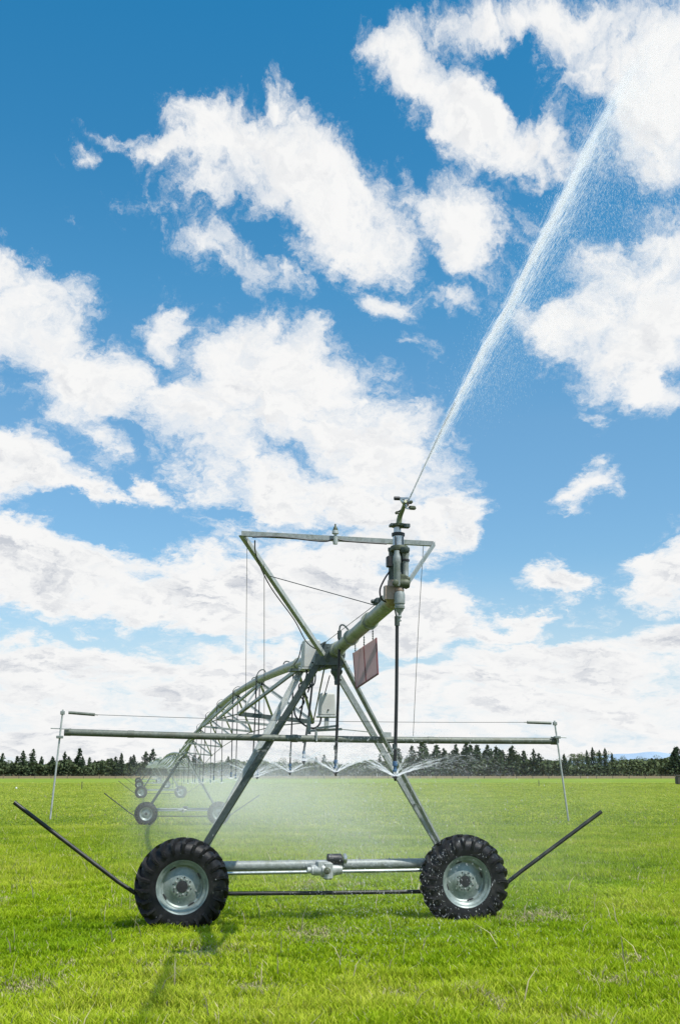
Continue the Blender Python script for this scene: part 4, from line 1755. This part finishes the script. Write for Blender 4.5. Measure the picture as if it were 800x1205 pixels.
def make_world():
    w = bpy.data.worlds.new('World')
    scene.world = w
    w.use_nodes = True
    nt = w.node_tree
    nt.nodes.clear()
    L = nt.links
    out = node(nt, 'ShaderNodeOutputWorld')
    bg = node(nt, 'ShaderNodeBackground')
    bg.inputs['Strength'].default_value = .1
    L.new(bg.outputs[0], out.inputs[0])
    sky = node(nt, 'ShaderNodeTexSky', sky_type='NISHITA')
    sky.sun_disc = False
    sky.sun_elevation = SUN_EL
    sky.sun_rotation = SUN_AZ
    sky.air_density = 1.0
    sky.dust_density = .4
    sky.ozone_density = 2.0

    def math(op, a, b=None, c=None, clamp=False):
        n = node(nt, 'ShaderNodeMath', operation=op, use_clamp=clamp)
        for i, s in enumerate((a, b, c)):
            if s is None: continue
            if isinstance(s, (int, float)):
                n.inputs[i].default_value = s
            else:
                L.new(s, n.inputs[i])
        return n.outputs[0]

    def maprange(s, a, b, c, d, smooth=True):
        n = node(nt, 'ShaderNodeMapRange', interpolation_type='SMOOTHSTEP' if smooth else 'LINEAR')
        L.new(s, n.inputs['Value'])
        for k, v in zip(('From Min', 'From Max', 'To Min', 'To Max'), (a, b, c, d)):
            n.inputs[k].default_value = v
        return n.outputs[0]

    tc = node(nt, 'ShaderNodeTexCoord')
    sp = node(nt, 'ShaderNodeSeparateXYZ')
    L.new(tc.outputs['Generated'], sp.inputs[0])
    az = math('ARCTAN2', sp.outputs['X'], sp.outputs['Y'])
    el = math('ARCSINE', sp.outputs['Z'])
    co = node(nt, 'ShaderNodeCombineXYZ')
    L.new(az, co.inputs[0]); L.new(el, co.inputs[1])
    pos = co.outputs[0]
    # wind-torn warp of the cloud outlines
    elp = math('LOGARITHM', math('ADD', math('MAXIMUM', el, 0.), .20), 2.718)
    c2 = node(nt, 'ShaderNodeCombineXYZ')
    L.new(az, c2.inputs[0]); L.new(math('MULTIPLY', elp, .60), c2.inputs[1])
    mq = node(nt, 'ShaderNodeMapping')
    mq.inputs['Rotation'].default_value = (0, 0, radians(24))
    mq.inputs['Scale'].default_value = (.92, 1.12, 1)
    mq.inputs['Location'].default_value = (3.3, 1.7, 0)
    L.new(c2.outputs[0], mq.inputs[0])
    q = mq.outputs[0]
    wn = node(nt, 'ShaderNodeTexNoise', i_Scale=10., i_Detail=7., i_Roughness=.62)
    L.new(q, wn.inputs['Vector'])
    wv = node(nt, 'ShaderNodeVectorMath', operation='SUBTRACT'); wv.inputs[1].default_value = (.5, .5, .5)
    L.new(wn.outputs['Color'], wv.inputs[0])
    ws = node(nt, 'ShaderNodeVectorMath', operation='SCALE'); ws.inputs['Scale'].default_value = .12
    L.new(wv.outputs[0], ws.inputs[0])
    pw = node(nt, 'ShaderNodeVectorMath', operation='ADD')
    L.new(pos, pw.inputs[0]); L.new(ws.outputs[0], pw.inputs[1])
    qw = node(nt, 'ShaderNodeVectorMath', operation='ADD')
    L.new(q, qw.inputs[0]); L.new(ws.outputs[0], qw.inputs[1])

    K = 2.1
    blobs = BLOBS
    acc = None
    neg = None
    for (px, py, rx, ry, rot, wt) in blobs:
        d = ray(px, py)
        ln = d.length
        a = atan2(d.x, d.y)
        e = asin(d.z / ln)
        mp = node(nt, 'ShaderNodeMapping', vector_type='TEXTURE')
        mp.inputs['Location'].default_value = (a, e, 0)
        mp.inputs['Rotation'].default_value = (0, 0, -radians(rot))
        mp.inputs['Scale'].default_value = (rx * K / F / ln / cos(e), ry * K / F / ln, 1)
        L.new(pw.outputs[0], mp.inputs[0])
        g = node(nt, 'ShaderNodeTexGradient', gradient_type='SPHERICAL')
        L.new(mp.outputs[0], g.inputs[0])
        if wt > 0:
            v = math('MULTIPLY', g.outputs['Fac'], wt) if wt != 1 else g.outputs['Fac']
            acc = v if acc is None else math('SMOOTH_MAX', acc, v, .12)
        else:
            v = math('MULTIPLY', g.outputs['Fac'], wt)
            neg = v if neg is None else math('ADD', neg, v)
    # away from the surveyed part of the sky: ordinary scattered cloud
    gn = node(nt, 'ShaderNodeTexNoise', i_Scale=3.2, i_Detail=3., i_Roughness=.5)
    L.new(q, gn.inputs['Vector'])
    side = math('MAXIMUM', maprange(math('ABSOLUTE', az), .36, .55, 0, 1), maprange(el, .72, .9, 0, 1))
    gen = math('MULTIPLY', maprange(gn.outputs['Fac'], .42, .62, 0, .8), side)
    acc = math('MAXIMUM', acc, gen)
    # deck near the horizon
    hor = maprange(el, .20, .05, 0, .68)
    acc = math('MAXIMUM', acc, hor)
    acc = math('ADD', acc, neg)

    def fbm(vec, sc, det, rough):
        n = node(nt, 'ShaderNodeTexNoise', i_Scale=sc, i_Detail=det, i_Roughness=rough)
        L.new(vec, n.inputs['Vector'])
        return n.outputs['Fac']

    n1 = fbm(qw.outputs[0], 11., 15., .66)
    up = node(nt, 'ShaderNodeVectorMath', operation='ADD'); up.inputs[1].default_value = (.010, .018, 0)
    L.new(qw.outputs[0], up.inputs[0])
    n1b = fbm(up.outputs[0], 11., 7., .60)
    n1c = fbm(qw.outputs[0], 11., 7., .60)
    thr = .485
    body = math('MINIMUM', math('SUBTRACT', acc, thr), maprange(el, .3, .15, .27, .40))
    nn = math('SUBTRACT', n1, .505)
    dens = math('ADD', math('MULTIPLY', body, 1.), math('MULTIPLY', nn, 2.0))
    cw = node(nt, 'ShaderNodeMapRange', interpolation_type='SMOOTHSTEP')
    cw.inputs['From Min'].default_value = -.10
    L.new(maprange(el, .16, .40, .22, .36), cw.inputs['From Max'])
    L.new(dens, cw.inputs['Value'])
    cov = cw.outputs[0]
    # torn wisps round the clouds
    n2 = fbm(qw.outputs[0], 26., 14., .72)
    wis = math('ADD', math('ADD', body, math('MULTIPLY', math('SUBTRACT', n2, .5), 1.5)), math('MULTIPLY', nn, .9))
    veil = maprange(wis, -.14, .30, 0, .62)
    cov = math('SUBTRACT', 1., math('MULTIPLY', math('SUBTRACT', 1., cov), math('SUBTRACT', 1., veil)))
    # shading: sunlit tops, grey bellies; finer heaps towards the horizon
    rel = math('SUBTRACT', n1b, n1c)
    up2 = node(nt, 'ShaderNodeVectorMath', operation='ADD'); up2.inputs[1].default_value = (.006, .011, 0)
    L.new(qw.outputs[0], up2.inputs[0])
    f1 = fbm(qw.outputs[0], 27., 8., .62)
    f2 = fbm(up2.outputs[0], 27., 8., .62)
    rel2 = math('SUBTRACT', f2, f1)
    thick = maprange(dens, .04, .46, 0, 1)
    low = maprange(el, .42, .09, .16, 1.)
    big = fbm(q, 8.5, 6., .6)
    sh = math('MULTIPLY', math('MULTIPLY', thick, low), maprange(big, .40, .70, .0, .45))
    relief = math('MULTIPLY', maprange(rel, -.03, .11, 0, 1), math('MULTIPLY', thick, maprange(el, .45, .12, .42, .85)))
    relief2 = math('MULTIPLY', maprange(rel2, -.03, .13, 0, 1), math('MULTIPLY', thick, maprange(el, .45, .12, .20, .60)))
    sh = math('ADD', math('MULTIPLY', sh, .45), math('ADD', relief, relief2), clamp=True)
    sh = math('POWER', sh, 1.25)
    cc = node(nt, 'ShaderNodeMix', data_type='RGBA')
    cc.inputs['A'].default_value = (9.4, 9.4, 9.35, 1)
    cc.inputs['B'].default_value = (5.9, 6.2, 6.75, 1)
    L.new(sh, cc.inputs['Factor'])
    # clear sky colour
    gm = node(nt, 'ShaderNodeMix', data_type='RGBA', blend_type='MULTIPLY')
    gm.inputs['Factor'].default_value = 1.
    L.new(sky.outputs[0], gm.inputs['A'])
    rp = node(nt, 'ShaderNodeValToRGB')
    L.new(maprange(el, 0, .75, 0, 1, False), rp.inputs[0])
    E = rp.color_ramp.elements
    E[0].position, E[0].color = 0., (1.05, 1.18, 1.24, 1)
    E[1].position, E[1].color = .91, (.27, 1.42, 1.70, 1)
    e = E.new(.31); e.color = (1.0, 1.40, 1.48, 1)
    e = E.new(.42); e.color = (1.0, 1.50, 1.56, 1)
    e = E.new(.58); e.color = (.62, 1.50, 1.66, 1)
    e = E.new(.74); e.color = (.40, 1.42, 1.66, 1)
    L.new(rp.outputs[0], gm.inputs['B'])
    hz = node(nt, 'ShaderNodeMix', data_type='RGBA')
    hz.inputs['B'].default_value = (6.3, 7.7, 8.9, 1)
    L.new(maprange(el, .20, .02, 0, .9), hz.inputs['Factor'])
    L.new(gm.outputs['Result'], hz.inputs['A'])
    fin = node(nt, 'ShaderNodeMix', data_type='RGBA')
    L.new(cov, fin.inputs['Factor'])
    L.new(hz.outputs['Result'], fin.inputs['A'])
    L.new(cc.outputs['Result'], fin.inputs['B'])
    L.new(fin.outputs['Result'], bg.inputs['Color'])
    w.cycles.sampling_method = 'MANUAL'
    w.cycles.sample_map_resolution = 1024


# survey of the clouds: column, row, half width, half height, tilt, weight
BLOBS = [
    (300, 200, 95, 48, 18, 1), (385, 240, 90, 70, 25, 1), (430, 265, 60, 50, 10, 1), (325, 125, 16, 28, 5, .75), (180, 182, 46, 14, 14, .8), (245, 160, 40, 26, 20, .8),
    (270, 300, 72, 34, 22, 1.0), (250, 245, 34, 26, 0, .85), (345, 325, 40, 20, 30, .7),
    (560, 262, 58, 46, 5, .98), (460, 358, 42, 20, 12, .78), (530, 345, 50, 22, 20, .70), (485, 412, 34, 16, 0, .68), (118, 185, 12, 14, 0, .6), (88, 265, 24, 12, 30, .5),
    (480, 75, 62, 44, 20, .95), (545, 120, 70, 42, 25, .95), (620, 160, 80, 38, 5, .85), (560, 20, 100, 30, 0, .9), (690, 40, 110, 60, 0, 1), (760, 90, 90, 95, 0, 1.05), (755, 175, 60, 44, 0, .85), (435, 45, 30, 26, 0, .8),
    (765, 330, 88, 70, -15, 1.08), (735, 400, 84, 52, 22, 1), (770, 455, 52, 34, 20, .9), (650, 385, 44, 26, 30, .72), (690, 470, 30, 18, 30, .6), (820, 270, 60, 50, 0, .95),
    (686, 577, 32, 30, -20, .95), (792, 668, 54, 48, 0, .98), (690, 640, 60, 30, 0, -.35), (622, 545, 36, 60, 0, -.4), (640, 688, 66, 26, -8, .9), (600, 735, 50, 26, 0, .9),
    (45, 385, 62, 58, 20, 1.02), (95, 440, 82, 46, 25, 1), (150, 465, 40, 30, 20, .85), (190, 388, 28, 38, 0, .85),
    (300, 440, 84, 58, 5, 1.02), (380, 490, 110, 66, 20, 1.06), (245, 500, 76, 56, 10, 1), (330, 560, 120, 46, 10, 1), (470, 540, 76, 54, 20, .98), (540, 610, 46, 40, 0, .85), (420, 600, 90, 40, 0, .9),
    (18, 548, 58, 56, 10, 1), (112, 520, 30, 34, 0, .8), (95, 578, 62, 18, 12, .75), (168, 572, 36, 16, 42, .85), (260, 612, 60, 22, 10, .75),
    (35, 665, 90, 56, 0, .98), (150, 690, 110, 52, 5, 1), (270, 700, 120, 62, 0, 1.05), (400, 690, 130, 66, 0, 1.05), (510, 715, 80, 56, 0, 1), (70, 775, 130, 36, 0, .95), (300, 800, 200, 40, 0, .95), (540, 805, 150, 40, 0, .95),
    (610, 765, 100, 38, 0, .9), (700, 790, 120, 40, 0, .95), (790, 760, 90, 36, 0, .9), (700, 720, 50, 14, -5, .6),
    (600, 62, 34, 26, 20, -.6), (330, 545, 40, 16, -10, -.22), (95, 610, 60, 14, 12, -.35), (560, 660, 40, 24, 0, -.3), (105, 728, 70, 12, 5, -.3), (240, 268, 22, 16, 0, -.25), (650, 740, 46, 10, -5, -.3), (590, 700, 30, 14, 0, -.3),
    (480, 765, 70, 10, -8, -.25), (700, 130, 24, 20, 0, -.3),
]
make_world()

sd = bpy.data.lights.new('sun', 'SUN')
sd.energy = 4.8
sd.angle = radians(.53)
sd.color = (1, .965, .90)
sun = bpy.data.objects.new('sun', sd)
C.objects.link(sun)
to_sun = Vector((sin(SUN_AZ) * cos(SUN_EL), cos(SUN_AZ) * cos(SUN_EL), sin(SUN_EL)))
sun.rotation_euler = to_sun.to_track_quat('Z', 'Y').to_euler()
sun.location = (20, -20, 40)

# ------------------------------------------------------------------ output
scene.view_settings.view_transform = 'Standard'
scene.view_settings.look = 'None'
scene.view_settings.exposure = 0
scene.view_settings.gamma = 1
scene.render.engine = 'CYCLES'
cy = scene.cycles
cy.max_bounces = 6
cy.transparent_max_bounces = 160
cy.volume_bounces = 2
cy.volume_step_rate = 2.0
cy.volume_max_steps = 128
cy.use_denoising = True
cy.sample_clamp_indirect = 4
for o in bpy.data.objects:
    if '_w' in o:
        del o['_w']
